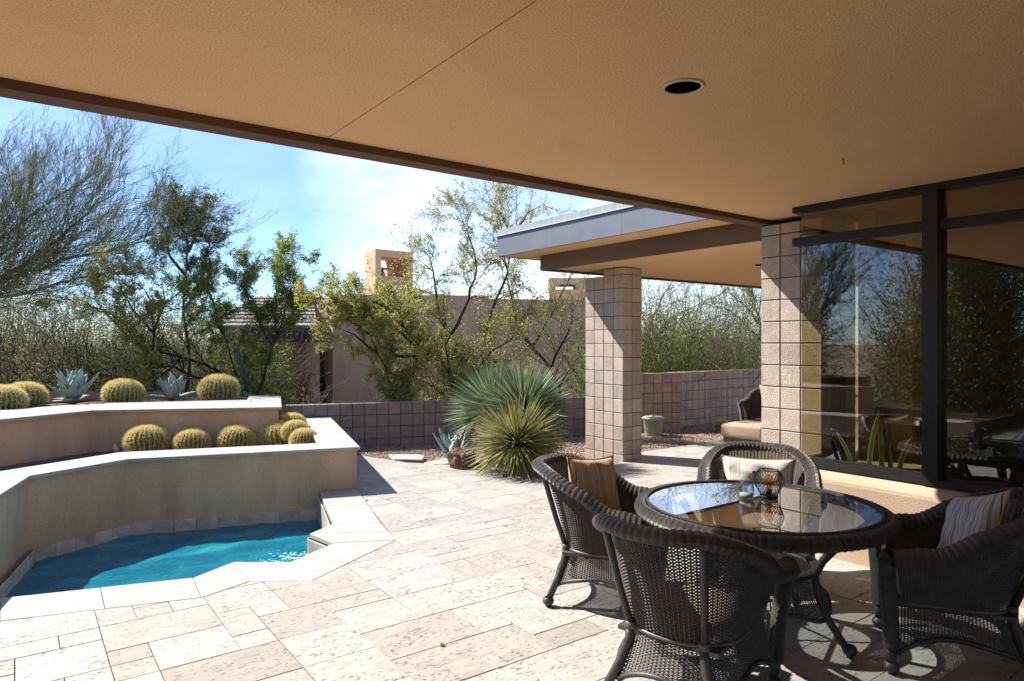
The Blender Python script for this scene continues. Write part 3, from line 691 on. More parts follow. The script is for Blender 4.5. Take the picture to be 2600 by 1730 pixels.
def strands(surf, U_, V_, nu_off, rad_, mat_list, sides=4):
    """batch of tubes; P (K,n,3) points, Nn (K,n,3) normals"""
    P, Nn = U_, V_
    K, n, _ = P.shape; T = np.gradient(P, axis=1); T /= np.linalg.norm(T, axis=2, keepdims=True)+1e-9
    B = np.cross(T, Nn); B /= np.linalg.norm(B, axis=2, keepdims=True)+1e-9
    C = [(math.cos(a), math.sin(a)) for a in [2*math.pi*k/sides for k in range(sides)]]
    R = np.stack([P + Nn*c*rad_ + B*s_*rad_ for c, s_ in C], axis=2)      # K,n,sides,3
    idx = np.arange(K*n*sides).reshape(K, n, sides)
    a = idx[:, :-1, :]; b = np.roll(idx, -1, axis=2)[:, :-1, :]; c = np.roll(idx, -1, axis=2)[:, 1:, :]; d = idx[:, 1:, :]
    return R.reshape(-1,3), np.stack([a,b,c,d], -1).reshape(-1,4)
def weave(S, u0, u1, v0, v1, nst, nwv, rs=.0022, rw=.0024, flip=False, vtop=None, sub=2):
    """S(u array, v array) -> points. stakes run along v, weavers along u, over one and under the next"""
    e = 1e-3
    def nrm(u, v):
        a = S(u+e, v)-S(u-e, v); b = S(u, v+e)-S(u, v-e); n = np.cross(a, b); return n/(np.linalg.norm(n, axis=-1, keepdims=True)+1e-9)
    us = np.linspace(u0, u1, nst); nv = 14
    uu, vv = np.meshgrid(us, np.linspace(v0, v1, nv), indexing='ij'); V1, F1 = strands(None, S(uu,vv), nrm(uu,vv), None, rs, None, 4)
    nseg = (nst-1)*sub+1; ul = np.linspace(u0, u1, nseg); vl = np.linspace(v0, v1, nwv+2)[1:-1]
    vv, uu = np.meshgrid(vl, ul, indexing='ij'); P = S(uu, vv); Nn = nrm(uu, vv)
    ph = (np.arange(nseg)/sub)*math.pi; off = np.clip(np.cos(ph)*1.25,-1,1)[None,:]*np.where(np.arange(len(vl))%2==0,1,-1)[:,None]*(rs*.85)
    P = P + Nn*off[...,None]
    V2, F2 = strands(None, P, Nn, None, rw, None, 3)
    # make 3-sided faces quads too
    return np.vstack([V1, V2]), [F1, F2+len(V1)]
def weave_obj(parts, name, mat, parent):
    Vs = []; Fs = []; o = 0
    for V, Fl in parts:
        for F_ in Fl: Fs.append(F_+o)
        Vs.append(V); o += len(V)
    return link(name, np_mesh(name, np.vstack(Vs), np.vstack(Fs), mat, True), parent, kind='stuff')
def roll(path, ra, rb, name, parent, band=.045, sides=14, wraps=5, closed=False, bulge=.10, mat='roll', taper=None):
    """padded wicker roll: scalloped bands along a path, fine strands from the material"""
    P = np.array(path, float); d = np.r_[0, np.cumsum(np.linalg.norm(np.diff(P, axis=0), axis=1))]; L_ = d[-1]; nb = max(2, round(L_/band)); n = nb*6+1
    s_ = np.linspace(0, L_, n); Q = np.stack([np.interp(s_, d, P[:,k]) for k in range(3)], 1)
    # smooth
    for _ in range(4):
        if closed: Q[1:-1] = (Q[:-2]+2*Q[1:-1]+Q[2:])/4; Q[0] = Q[-1] = (Q[1]+2*Q[0]+Q[-2])/4
        else: Q[1:-1] = (Q[:-2]+2*Q[1:-1]+Q[2:])/4
    T = np.gradient(Q, axis=0)
    if closed: T[0] = T[-1] = Q[1]-Q[-2]
    T /= np.linalg.norm(T, axis=1, keepdims=True)
    up = np.array([0,0,1.]); A = np.cross(T, up); A /= np.linalg.norm(A, axis=1, keepdims=True)+1e-6; B = np.cross(A, T)
    ph = (np.arange(n) % 6)/6*math.pi; sc = 1 - bulge + bulge*1.6*np.abs(np.sin((np.arange(n)/6)*math.pi))
    ra_ = ra if taper is None else ra*np.interp(s_/L_, taper[0], taper[1]); rb_ = rb if taper is None else rb*np.interp(s_/L_, taper[0], taper[1])
    ang = np.linspace(0, 2*math.pi, sides+1)
    R = Q[:,None,:] + A[:,None,:]*(np.cos(ang)[None,:,None]*(ra_*sc).reshape(-1,1,1)) + B[:,None,:]*(np.sin(ang)[None,:,None]*(rb_*sc).reshape(-1,1,1))
    idx = np.arange(n*(sides+1)).reshape(n, sides+1)
    F_ = np.stack([idx[:-1,:-1], idx[:-1,1:], idx[1:,1:], idx[1:,:-1]], -1).reshape(-1,4)
    me = np_mesh(name, R.reshape(-1,3), F_, M[mat], True)
    uvl = me.uv_layers.new(name='UVMap'); uvs = np.zeros((n, sides+1, 2), np.float32); uvs[...,0] = (s_/band)[:,None]; uvs[...,1] = (np.arange(sides+1)/sides*wraps*4)[None,:]
    li = np.zeros(len(F_)*4, np.int32); me.loops.foreach_get('vertex_index', li); uvl.data.foreach_set('uv', uvs.reshape(-1,2)[li].ravel())
    return link(name, me, parent)

def plan(u, a, b, y0, yf):
    u = np.asarray(u, float); th = np.clip(u/.5, -1, 1)*math.pi/2; k = np.clip((np.abs(u)-.5)/.5, 0, 2)
    return a*np.sin(th), y0 - b*np.cos(th) + k*(yf-y0)
def zrim(u):
    s_ = np.clip((np.abs(u)-.16)/.62, 0, 1); s_ = s_*s_*(3-2*s_); return .885 - .245*s_ - .02*np.clip((np.abs(u)-.8)/.2, 0, 1)
TLEG = .22
def S_up(u, v):
    u = np.asarray(u, float); v = np.asarray(v, float); x0, y0 = plan(u, .265, .215, -.06, .26); x1, y1 = plan(u, .345, .385, -.06, .29)
    k = np.clip(v, -.1, 1.1)**1 if False else v; kk = k + .25*k*(1-k)*-1
    return np.stack([x0+(x1-x0)*kk, y0+(y1-y0)*kk, .36+(zrim(u)-.36)*k], -1)
def zbot(u):
    a = np.abs(u); s1 = np.clip(a/TLEG, 0, 1); s2 = np.clip((a-TLEG)/(1-TLEG), 0, 1)
    return np.where(a < TLEG, .115 + .085*np.cos(s1*math.pi/2)**.7, .115 + .10*np.sin(s2*math.pi)**.7 )
def S_dn(u, v):      # v 0 at waist, 1 at hem
    u = np.asarray(u, float); v = np.asarray(v, float); x0, y0 = plan(u, .265, .215, -.06, .26); x1, y1 = plan(u, .345, .32, -.06, .275)
    zb = zbot(u); zz = .36 + (zb-.36)*v; k = ((.36-zz)/.26)**1.5
    k = np.where(np.isnan(k), 0, k)
    return np.stack([x0+(x1-x0)*k, y0+(y1-y0)*k, zz], -1)
def S_fr(u, v):
    u = np.asarray(u, float); v = np.asarray(v, float); zb = .13 + .10*np.cos(np.clip(np.abs(u),0,1)*math.pi/2)**.8
    return np.stack([u*.275, .285-.03*(1-u*u)*0 + 0*v, .36+(zb-.36)*v], -1)

def make_chair():
    c = empty('wicker_armchair', (0,0,0), 'x', 'armchair', 'dark wicker armchairs round the glass table')
    weave_obj([weave(S_up, -.985, .985, .02, .99, 81, 62, .0046, .0040, sub=4)], 'woven_back', M['strand'], c)
    weave_obj([weave(S_dn, -.985, .985, .02, .98, 87, 24, .0036, .0030, sub=4), weave(S_fr, -1, 1, .0, .98, 26, 22, .0034, .0028, sub=4)], 'woven_skirt', M['strand'], c)
    u = np.linspace(-1, 1, 121); rim = S_up(u, np.ones_like(u)); out = np.stack(plan(u, .375, .415, -.06, .30), 1)
    path = [(out[i,0], out[i,1], rim[i,2]-.008) for i in range(len(u))]
    roll(path, .052, .040, 'arm_rest_roll', c, .034, wraps=9, bulge=.07, taper=([0,.06,.25,.5,.75,.94,1],[1.12,1.2,.95,.90,.95,1.2,1.12]))
    for s_ in (-1, 1):
        roll([(s_*.372,.31,.635),(s_*.368,.33,.60),(s_*.345,.325,.52),(s_*.325,.31,.35),(s_*.310,.30,.14)], .040, .040, 'front_post', c, .03, wraps=7, bulge=.04)
        MB().tube([(s_*.309,.30,.15),(s_*.307,.30,.10),(s_*.306,.30,.055)], [.03,.029,.026], 12).obj('leg', M['cane'], c, True)
        fo = MB().lathe([(.0,.0),(.018,.0),(.020,.012),(.036,.022),(.041,.036),(.036,.052),(.027,.062)], (s_*.306,.30,0), 16).obj('foot', M['cane'], c, True)
        x0, y0 = plan(s_*TLEG, .375, .41, -.06, .3); x1, y1 = plan(s_*TLEG, .285, .235, -.06, .3)
        MB().tube([(x0,y0,.86),(x0*.98,y0*.985,.80),((x0*.45+x1*.55),(y0*.45+y1*.55),.55),(x1,y1,.36)], .0175, 12).obj('back_post', M['cane'], c, True)
        MB().tube([(x1,y1,.365),(x1*1.03,y1*1.02,.30),(x1*1.25,y1*1.16,.18),(x1*1.55,y1*1.36,.05)], [.024,.025,.023,.022], 12).obj('leg', M['cane'], c, True)
        MB().tube([(x1,y1,.385),(x1,y1,.35)], .028, 12).obj('binding', M['strand'], c, True)
        MB().lathe([(.0,.0),(.018,.0),(.020,.012),(.034,.022),(.038,.036),(.034,.050),(.024,.062)], (x1*1.57,y1*1.375,0), 16).obj('foot', M['cane'], c, True)
        uu = np.linspace(TLEG, 1, 25)*s_; hp = S_dn(uu, np.ones_like(uu)); MB().tube([tuple(p) for p in hp], .0135, 8).obj('hem_rail', M['cane'], c, True)
    uu = np.linspace(-TLEG, TLEG, 17); hp = S_dn(uu, np.ones_like(uu)); MB().tube([tuple(p) for p in hp], .0135, 8).obj('hem_rail', M['cane'], c, True)
    uu = np.linspace(-1, 1, 21); hp = S_fr(uu, np.ones_like(uu)); MB().tube([tuple(p) for p in hp], .0135, 8).obj('hem_rail', M['cane'], c, True)
    uu = np.linspace(-1, 1, 61); hp = S_up(uu, np.zeros_like(uu)); MB().tube([(p[0]*1.01,p[1]*1.01,p[2]) for p in hp], .011, 8).obj('waist_braid', M['strand'], c, True)
    MB().box(-.25,-.25,.33,.25,.27,.35).obj('seat_deck', M['strand'], c)
    return c

# cushions
def stripe_mat(name, cols, edge, freq=1.0):
    m = pbr(name, cols[0][1], .9, 0, .2); t = m.node_tree; b = t.nodes['Principled BSDF']
    tcc = N(t,'ShaderNodeTexCoord'); sx = N(t,'ShaderNodeSeparateXYZ'); t.links.new(tcc.outputs['Object'], sx.inputs[0])
    ma = N(t,'ShaderNodeMath', operation='MULTIPLY_ADD'); ma.inputs[1].default_value = freq; ma.inputs[2].default_value = 10.0; t.links.new(sx.outputs['X'], ma.inputs[0])
    fr = N(t,'ShaderNodeMath', operation='FRACT'); t.links.new(ma.outputs[0], fr.inputs[0])
    r = ramp(t, fr.outputs[0], cols); r.color_ramp.interpolation = 'CONSTANT'
    nn = N(t,'ShaderNodeTexNoise'); nn.inputs['Scale'].default_value = 9; t.links.new(tcc.outputs['Object'], nn.inputs['Vector'])
    t.links.new(r.outputs[0], b.inputs['Base Color'])
    bp = N(t,'ShaderNodeBump'); bp.inputs['Strength'].default_value = .35; bp.inputs['Distance'].default_value = .03; t.links.new(nn.outputs['Fac'], bp.inputs['Height']); t.links.new(bp.outputs[0], b.inputs['Normal']); return m
TAN = [(0,(.40,.29,.17)),(.12,(.52,.42,.30)),(.20,(.30,.24,.17)),(.235,(.45,.34,.21)),(.40,(.10,.09,.08)),(.425,(.50,.40,.28)),(.55,(.36,.28,.19)),(.62,(.52,.42,.30)),(.70,(.42,.31,.18)),(.90,(.14,.12,.10)),(.92,(.40,.29,.17))]
GRY = [(0,(.50,.47,.43)),(.10,(.24,.25,.28)),(.20,(.48,.45,.41)),(.27,(.32,.32,.34)),(.33,(.52,.49,.45)),(.47,(.08,.08,.09)),(.50,(.50,.47,.43)),(.60,(.22,.23,.26)),(.68,(.46,.43,.40)),(.78,(.30,.30,.33)),(.83,(.54,.50,.46)),(.95,(.09,.09,.10)),(.975,(.50,.47,.43))]
CRM = [(0,(.60,.56,.50)),(.14,(.42,.40,.38)),(.17,(.62,.58,.52)),(.25,(.46,.44,.42)),(.28,(.62,.58,.52)),(.45,(.12,.11,.11)),(.47,(.62,.58,.52)),(.58,(.44,.42,.40)),(.62,(.60,.56,.50)),(.75,(.48,.45,.42)),(.78,(.62,.58,.52)),(.95,(.14,.13,.12)),(.97,(.60,.56,.50))]
M['pill_tan'] = stripe_mat('gold_striped_cloth', TAN, None, 7.5); M['pill_gry'] = stripe_mat('grey_striped_cloth', GRY, None, 7.5); M['pill_crm'] = stripe_mat('cream_striped_cloth', CRM, None, 7.5)
M['piping'] = pbr('rust_piping', (.42,.19,.08), .8); M['beige'] = noisy('beige_cushion_cloth', (.36,.28,.20), (.42,.33,.24), 5, 4, .95, .3, 200, .002)
def pillow(w_, h_, th, mat, label, mtx, seed, piping=True):
    n = 22; rs = random.Random(seed); v = []; f = []
    def edge(a): return 1 - .07*math.cos(a*math.pi/2)**2
    for side in (1, -1):
        for i in range(n+1):
            for j in range(n+1):
                a, b = -1+2*i/n, -1+2*j/n
                t_ = (max(0,1-a**4)*max(0,1-b**4))**.55
                wr = .006*math.sin(7*a+3*b+seed)+.004*math.sin(11*b-5*a+seed)
                v.append((a*w_/2*(1-.09*(1-b*b)), b*h_/2*(1-.10*(1-a*a)) , side*(th/2*t_) + wr*t_))
    m_ = (n+1)**2
    for s_ in (0, 1):
        for i in range(n):
            for j in range(n):
                q = [s_*m_+i*(n+1)+j, s_*m_+(i+1)*(n+1)+j, s_*m_+(i+1)*(n+1)+j+1, s_*m_+i*(n+1)+j+1]; f.append(q if s_ == 0 else q[::-1])
    me = mesh_of('cushion', v, f, mat, True); bm = bmesh.new(); bm.from_mesh(me); bmesh.ops.remove_doubles(bm, verts=bm.verts, dist=1e-4); bm.to_mesh(me); bm.free()
    o = link('scatter_cushion', me); tag(o, label, 'cushion', 'striped cushions on the armchairs'); o.matrix_world = mtx
    if piping:
        ring = [(a, -1) for a in np.linspace(-1,1,13)] + [(1,b) for b in np.linspace(-1,1,13)[1:]] + [(a,1) for a in np.linspace(1,-1,13)[1:]] + [(-1,b) for b in np.linspace(1,-1,13)[1:]]
        MB().tube([(a*w_/2*(1-.09*(1-b*b))*1.01, b*h_/2*(1-.10*(1-a*a))*1.01, 0) for a, b in ring], .0042, 6, False).obj('piping', M['piping'], o, True)
    return o
def seat_cushion(mtx, label):
    n = 14; v = []; f = []
    prof = [(0.0,.0),(.94,.0),(.985,.012),(1.0,.035),(1.0,.055),(.985,.078),(.93,.092),(.5,.104),(0.0,.107)]
    def se(a, k): c, s_ = math.cos(a), math.sin(a); return (math.copysign(abs(c)**.5, c)*.25*k, math.copysign(abs(s_)**.5, s_)*.255*k+.01)
    m_ = 40
    for k, z in prof:
        for i in range(m_): x, y = se(2*math.pi*i/m_, max(k,.001)); v.append((x, y, z+.352))
    for i in range(len(prof)-1):
        for j in range(m_): j2 = (j+1)%m_; f.append((i*m_+j, i*m_+j2, (i+1)*m_+j2, (i+1)*m_+j))
    o = link('seat_cushion', mesh_of('seat_cushion', v, f, M['beige'], True)); tag(o, label, 'cushion', 'beige seat cushions'); o.matrix_world = mtx
    return o

TC = Vector((3.565, 2.37, 0))
proto = make_chair()
def place(obj, ang_from_table, dist, turn=0.):
    """chair stands at a bearing from the table centre and faces it; local +Y is its front"""
    d = Vector((math.cos(ang_from_table), math.sin(ang_from_table), 0)); p = TC + d*dist
    fang = math.atan2(-d.y, -d.x) + turn
    obj.location = p; obj.rotation_euler = (0, 0, fang - math.pi/2)
    return Matrix.Translation(p) @ Matrix.Rotation(fang-math.pi/2, 4, 'Z')
spots = [(math.atan2(.922,-.388), .96, rad(10), 'dark wicker armchair with a gold striped cushion, nearest the big green yucca'),
         (math.atan2(.56,.829), .98, 0., 'dark wicker armchair with a cream striped cushion, backed against the block pillar'),
         (math.atan2(-.863,.505), .96, 0., 'dark wicker armchair with a grey striped cushion, in the shade by the stucco wall'),
         (math.atan2(-.247,-.969), .96, 0., 'dark wicker armchair seen from behind, its back turned to the viewer, before the table')]
mats = []
for i, (a_, d_, t_, lb) in enumerate(spots):
    c = proto if i == 0 else copy_tree(proto); c['label'] = lb; mats.append(place(c, a_, d_, t_))
seat_l = ['beige seat cushion on the armchair nearest the yucca', 'beige seat cushion on the armchair in front of the pillar', 'beige seat cushion on the shaded armchair by the stucco wall', 'beige seat cushion on the armchair seen from behind']
for m_, lb in zip(mats, seat_l): seat_cushion(m_, lb)
R_ = Matrix.Rotation
pillow(.44,.44,.15, M['pill_tan'], 'gold striped cushion with orange piping leaning in the armchair nearest the yucca', mats[0] @ Matrix.Translation((.03,-.09,.72)) @ R_(rad(-28),4,'Z') @ R_(rad(104),4,'X') @ R_(rad(5),4,'Z'), 1)
pillow(.52,.36,.15, M['pill_crm'], 'cream striped cushion with orange piping in the armchair before the pillar', mats[1] @ Matrix.Translation((.0,-.12,.665)) @ R_(rad(105),4,'X'), 2)
pillow(.44,.44,.15, M['pill_gry'], 'grey and blue striped cushion with orange piping in the shaded armchair', mats[2] @ Matrix.Translation((-.02,-.10,.70)) @ R_(rad(16),4,'Z') @ R_(rad(114),4,'X') @ R_(rad(-18),4,'Z'), 3)

# ------------------------------------------------------------------ table
tb = empty('round_table', TC, 'round dark wicker table with a glass top', 'table')
ring = lambda r_, z, n=96: [(r_*math.cos(2*math.pi*k/n), r_*math.sin(2*math.pi*k/n), z) for k in range(n+1)]
roll(ring(.690,.706), .040, .041, 'rim_roll', tb, .040, 16, wraps=11, closed=True, bulge=.09)
roll(ring(.652,.749), .008, .008, 'rope_edge', tb, .012, 6, wraps=1, closed=True, bulge=.3)
MB().lathe([(.001,.738),(.650,.738),(.650,.745),(.001,.745)], n=96).obj('glass_top', M['tableglass'], tb)
MB().lathe([(.650,.725),(.56,.723),(.56,.700),(.648,.70)], n=64).obj('support_ring', M['strand'], tb)
gr = MB()
for k in range(-14, 15):
    y = k*.021; hw = math.sqrt(max(0, .300**2-y*y))
    if hw > .03: gr.box(-hw, y-.003, .392, hw, y+.003, .398)
go = gr.obj('support_grid', M['strand'], tb, kind='stuff'); go.rotation_euler = (0,0,rad(-62))
for a in (20, 80, 140):
    mbb = MB(); ca, sa = math.cos(rad(a)), math.sin(rad(a)); mbb.tube([(-.30*ca,-.30*sa,.378),(.30*ca,.30*sa,.378)], .011, 8).obj('cross_bar', M['cane'], tb)
roll(ring(.315,.405,64), .030, .022, 'shelf_ring', tb, .03, 10, wraps=4, closed=True, bulge=.05)
def S_tb(u, v):
    th = np.asarray(u, float)*2*math.pi; v = np.asarray(v, float); r_ = .305 + .075*v**1.6; zb = .20 + .035*np.cos(4*(th-rad(-82)))*-1
    return np.stack([r_*np.cos(th), r_*np.sin(th), .395+(zb-.395)*v], -1)
weave_obj([weave(S_tb, 0, 1, 0, 1, 101, 24, .0036, .0028, sub=4)], 'woven_skirt', M['strand'], tb)
uu = np.linspace(0,1,97); hp = S_tb(uu, np.ones_like(uu)); MB().tube([tuple(p) for p in hp], .013, 8, False).obj('hem_rail', M['cane'], tb, True)
for k in range(4):
    a = rad(-82+90*k); c_, s_ = math.cos(a), math.sin(a)
    pts = [(.52,.68),(.46,.60),(.37,.49),(.325,.40),(.34,.30),(.40,.17),(.50,.035)]
    MB().tube([(r_*c_, r_*s_, z) for r_, z in pts], [.022,.022,.022,.024,.022,.021,.02], 12).obj('leg', M['cane'], tb, True)
    MB().lathe([(.0,.0),(.018,.0),(.020,.012),(.036,.024),(.040,.040),(.034,.056),(.024,.066)], (.512*c_,.512*s_,0), 16).obj('foot', M['cane'], tb, True)
# lantern
ln = empty('wire_lantern', (3.743,2.42,.7455), 'black wire mesh lantern with a glass bulb standing on the glass table top', 'lantern')
wire = pbr('black_wire', (.015,.014,.014), .45, .6)
def lprof(t_): return np.interp(t_, [0,.08,.35,.62,.85,1.0], [.050,.054,.078,.090,.080,.056])
def S_ln(u, v): th = np.asarray(u, float)*2*math.pi; r_ = lprof(v); return np.stack([r_*np.cos(th), r_*np.sin(th), .018+.155*v], -1)
mbl = MB()
for k in range(26):
    for dr in (1,-1):
        vv = np.linspace(0,1,9); u_ = k/26 + dr*vv*.16; P_ = S_ln(u_, vv); mbl.tube([tuple(p) for p in P_], .0015, 3, False)
mbl.obj('mesh_cage', wire, ln, kind='stuff')
MB().lathe([(.0,0),(.052,0),(.055,.006),(.055,.018),(.048,.022),(.0,.022)], n=32).obj('base', wire, ln, True)
mbr = MB(); rg = [tuple(p) for p in S_ln(np.linspace(0,1,33), np.ones(33))]; mbr.tube(rg, .003, 6, False).obj('top_ring', wire, ln, True)
MB().tube([(-.125,.02,.172),(.06,-.01,.174)], .0022, 6).obj('handle_pin', wire, ln)
MB().lathe([(.0,-.009),(.007,-.006),(.009,0),(.007,.006),(.0,.009)], (-.128,.02,.172), 12).obj('pin_knob', wire, ln, True)
MB().lathe([(.0,.022),(.018,.022),(.018,.055),(.0,.055)], n=20).obj('socket', wire, ln, True)
MB().lathe([(.012,.055),(.018,.075),(.028,.100),(.027,.125),(.012,.145),(.0,.150)], n=20).obj('bulb', glass_mat('amber_bulb', (.85,.55,.25), .05, 1.5), ln, True)
jr = empty('glass_jar', (3.63,2.50,.7455), 'clear glass jar beside the wire lantern on the table', 'jar')
MB().lathe([(.0,.002),(.036,.002),(.042,.012),(.045,.03),(.045,.095),(.036,.112),(.032,.118),(.032,.128)], n=28).obj('jar_glass', glass_mat('jar_glass', (.80,.86,.85), .16, 1.6), jr, True)
MB().lathe([(.0,.006),(.038,.008),(.040,.030),(.0,.031)], n=24).obj('sand_fill', pbr('jar_fill', (.38,.40,.36), .7), jr, True)

# ------------------------------------------------------------------ lounge chair and ottoman beyond the pillar
lc = copy_tree(proto); lc['label'] = 'dark wicker lounge chair with pale cushion between near pillar and far block wall'; lc['group'] = ''; del lc['group']
lc.location = (11.02,7.12,0); lc.rotation_euler = (0,0,rad(100)); lc.scale = (1.05,1.15,1.0)
pillow(.62,.60,.2, M['beige'], 'pale beige back cushion in the far lounge chair', Matrix.Translation((11.30,7.14,.64)) @ R_(rad(100),4,'Z') @ R_(rad(75),4,'X'), 5)
ot = empty('ottoman', (9.95,6.75,0), 'low ottoman with beige cushion before the far lounge chair', 'ottoman', None, rad(10))
me = MB().box(-.42,-.36,.14,.42,.36,.36).mesh('cushion', M['beige']); bevel_me(me, .05, 4); me.polygons.foreach_set('use_smooth',[True]*len(me.polygons)); link('cushion', me, ot)
MB().box(-.38,-.32,.06,.38,.32,.138).obj('frame', M['strand'], ot)
for x in (-.34,.34):
    for y in (-.28,.28): MB().tube([(x,y,0),(x,y,.06)], .022, 8).obj('leg', M['cane'], ot)

# ------------------------------------------------------------------ plants
# golden barrel cactus
M['cbody'] = noisy('cactus_flesh', (.055,.085,.022), (.10,.135,.04), 8, 5, .7, .3, 60, .004)
M['cspine'] = leaf_mat('cactus_spine', [(0,(.78,.66,.28)),(.5,(.86,.76,.42)),(.8,(.74,.56,.18)),(1,(.88,.82,.56))], .3, .5)
M['crown'] = leaf_mat('cactus_crown', [(0,(.62,.42,.05)),(.6,(.75,.58,.12)),(1,(.80,.68,.28))], .3)
def make_cactus(seed, ribs=27, asp=.66):
    rs = np.random.default_rng(seed); nv, nu = 18, ribs*4; r0 = .5
    body = []; 
    for j in range(nv+1):
        ph = -1.05 + (math.pi/2+1.05)*j/nv
        for i in range(nu):
            a = 2*math.pi*i/nu; rib = 1 + .085*(abs(math.cos(a*ribs/2))-.6)*math.cos(ph)**.3 if math.cos(ph) > .02 else 1
            r_ = r0*max(0.001, math.cos(ph))**.80*rib if ph > 0 else r0*math.cos(ph)**.6*rib
            body.append((r_*math.cos(a), r_*math.sin(a), (math.sin(ph)+.87)/1.87*asp*1.02 if ph < 0 else (.87+math.sin(ph)**1.0*(1.0))/1.87*asp*1.02))
    f = [(j*nu+i, j*nu+(i+1)%nu, (j+1)*nu+(i+1)%nu, (j+1)*nu+i) for j in range(nv) for i in range(nu)]
    bme = mesh_of('body', body, f, M['cbody'], True)
    V = []; Fq = []
    B = np.array(body).reshape(nv+1, nu, 3); cen = np.array([0,0,asp*.45])
    for k in range(ribs):
        for j in np.arange(1.5, nv-.6, .62):
            j0 = int(j); fr = j-j0; i = int(round(k*4)) % nu; p = B[j0,i]*(1-fr)+B[min(j0+1,nv),i]*fr
            n_ = p-cen; n_ = n_/np.array([1,1,asp*.8]); n_ /= np.linalg.norm(n_)
            top = max(0, (j-nv*.62)/(nv*.38))
            for q in range(9 if top < .3 else 10):
                d = n_ + rs.normal(0, .62, 3) + np.array([0,0,.30*top]); d /= np.linalg.norm(d); L_ = rs.uniform(.075,.125)*(1+.15*top)
                if d.dot(n_) < .1: d = d + n_*.5
                s_ = np.cross(d, rs.normal(size=3)); s_ /= np.linalg.norm(s_); s_ *= .0062
                b0 = len(V); V += [p-s_, p+s_, p+d*L_]; Fq.append((b0,b0+1,b0+2))
    sme = np_mesh('spines', V, Fq, M['cspine'])
    V = []; Fq = []
    for q in range(520):
        a = rs.uniform(0,6.28); r_ = .17*math.sqrt(rs.uniform()); p = np.array([r_*math.cos(a), r_*math.sin(a), asp*1.0-.25*r_])
        d = np.array([p[0]*1.6, p[1]*1.6, 1])+rs.normal(0,.35,3); d /= np.linalg.norm(d); s_ = np.cross(d, rs.normal(size=3)); s_ /= np.linalg.norm(s_); s_ *= .008
        b0 = len(V); V += [p-s_, p+s_, p+d*rs.uniform(.05,.10)]; Fq.append((b0,b0+1,b0+2))
    return bme, sme, np_mesh('crown_wool', V, Fq, M['crown'])
cact = [make_cactus(s_) for s_ in (1, 2, 3)]
def cactus(loc, dia, label, v=0, tilt=(0,0), flat=1.0, small=False):
    e = empty('barrel_cactus', loc, label, 'cactus', 'golden barrel cacti'); k_ = rr.uniform(.86,.97); e.scale = (dia*k_, dia*k_, dia*k_*flat*rr.uniform(.92,1.04)); e.rotation_euler = (tilt[0], tilt[1], rr.uniform(0,6.28))
    b_, s_, c_ = cact[v % 3]; link('body', b_, e); link('spines', s_, e, kind='stuff'); link('crown_wool', c_, e, kind='stuff')
    return e
def cpos(px, py, z, wpx):      # contact pixel and width -> centre, diameter
    p = gnd(px, py, z); d = p.x*FW[0]+p.y*FW[1]; dia = wpx/FOC*d*1.04; q = p + (p-Vector((0,0,z))).normalized()*dia*.28
    return Vector((q.x, q.y, z-.01)), dia
cl = [((5,1047), UZ-.05, 100, 'golden barrel cactus at the left edge of the photo, on the upper planter'),
      ((62,1035), UZ-.05, 90, 'golden barrel cactus behind another one, left of the largest agave'),
      ((311,1026), UZ-.05, 97, 'golden barrel cactus between the two agaves on the upper planter'),
      ((555,1017), UZ-.05, 90, 'golden barrel cactus beside the small spotlight on the upper planter'),
      ((373,1152), .24, 98, 'golden barrel cactus ending the row over the pool, by the red gravel'),
      ((488,1149), .24, 88, 'golden barrel cactus second in the lower row over the pool, bright yellow top'),
      ((599,1144), .24, 93, 'golden barrel cactus left of the red metal ornament'),
      ((714,1138), .24, 93, 'golden barrel cactus right of the red metal ornament in the lower planter'),
      ]
for k, (p_, z_, w_, lb) in enumerate(cl):
    q, dia = cpos(p_[0], p_[1], z_, w_); cactus(q, dia, lb, k, (rr.uniform(-.17,.17), rr.uniform(-.17,.17)), rr.uniform(.90,1.06))
for px, py, d, zb, dia, lb in ((771,1100,8.95,.30,.36,'small golden barrel cactus half hidden, next to the round spotlight'), (750,1080,9.35,.37,.37,'golden barrel cactus in the middle of the corner cluster'), (739,1060,9.8,.42,.42,'golden barrel cactus at the back of the corner cluster, below the block wall')):
    p = at(px, py, d); cactus(Vector((p.x, p.y, zb)), dia, lb, int(px), (.05,.05), 1.05)
cactus(Vector((6.15,7.05,-.04)), .36, 'small bright yellow barrel cactus beside the far pillar, behind the armchair back', 1, (-.3,.1), .95)
cactus(Vector((11.25,8.3,-.05)), .34, 'small round barrel cactus in the gravel beside the far lounge chair', 2)

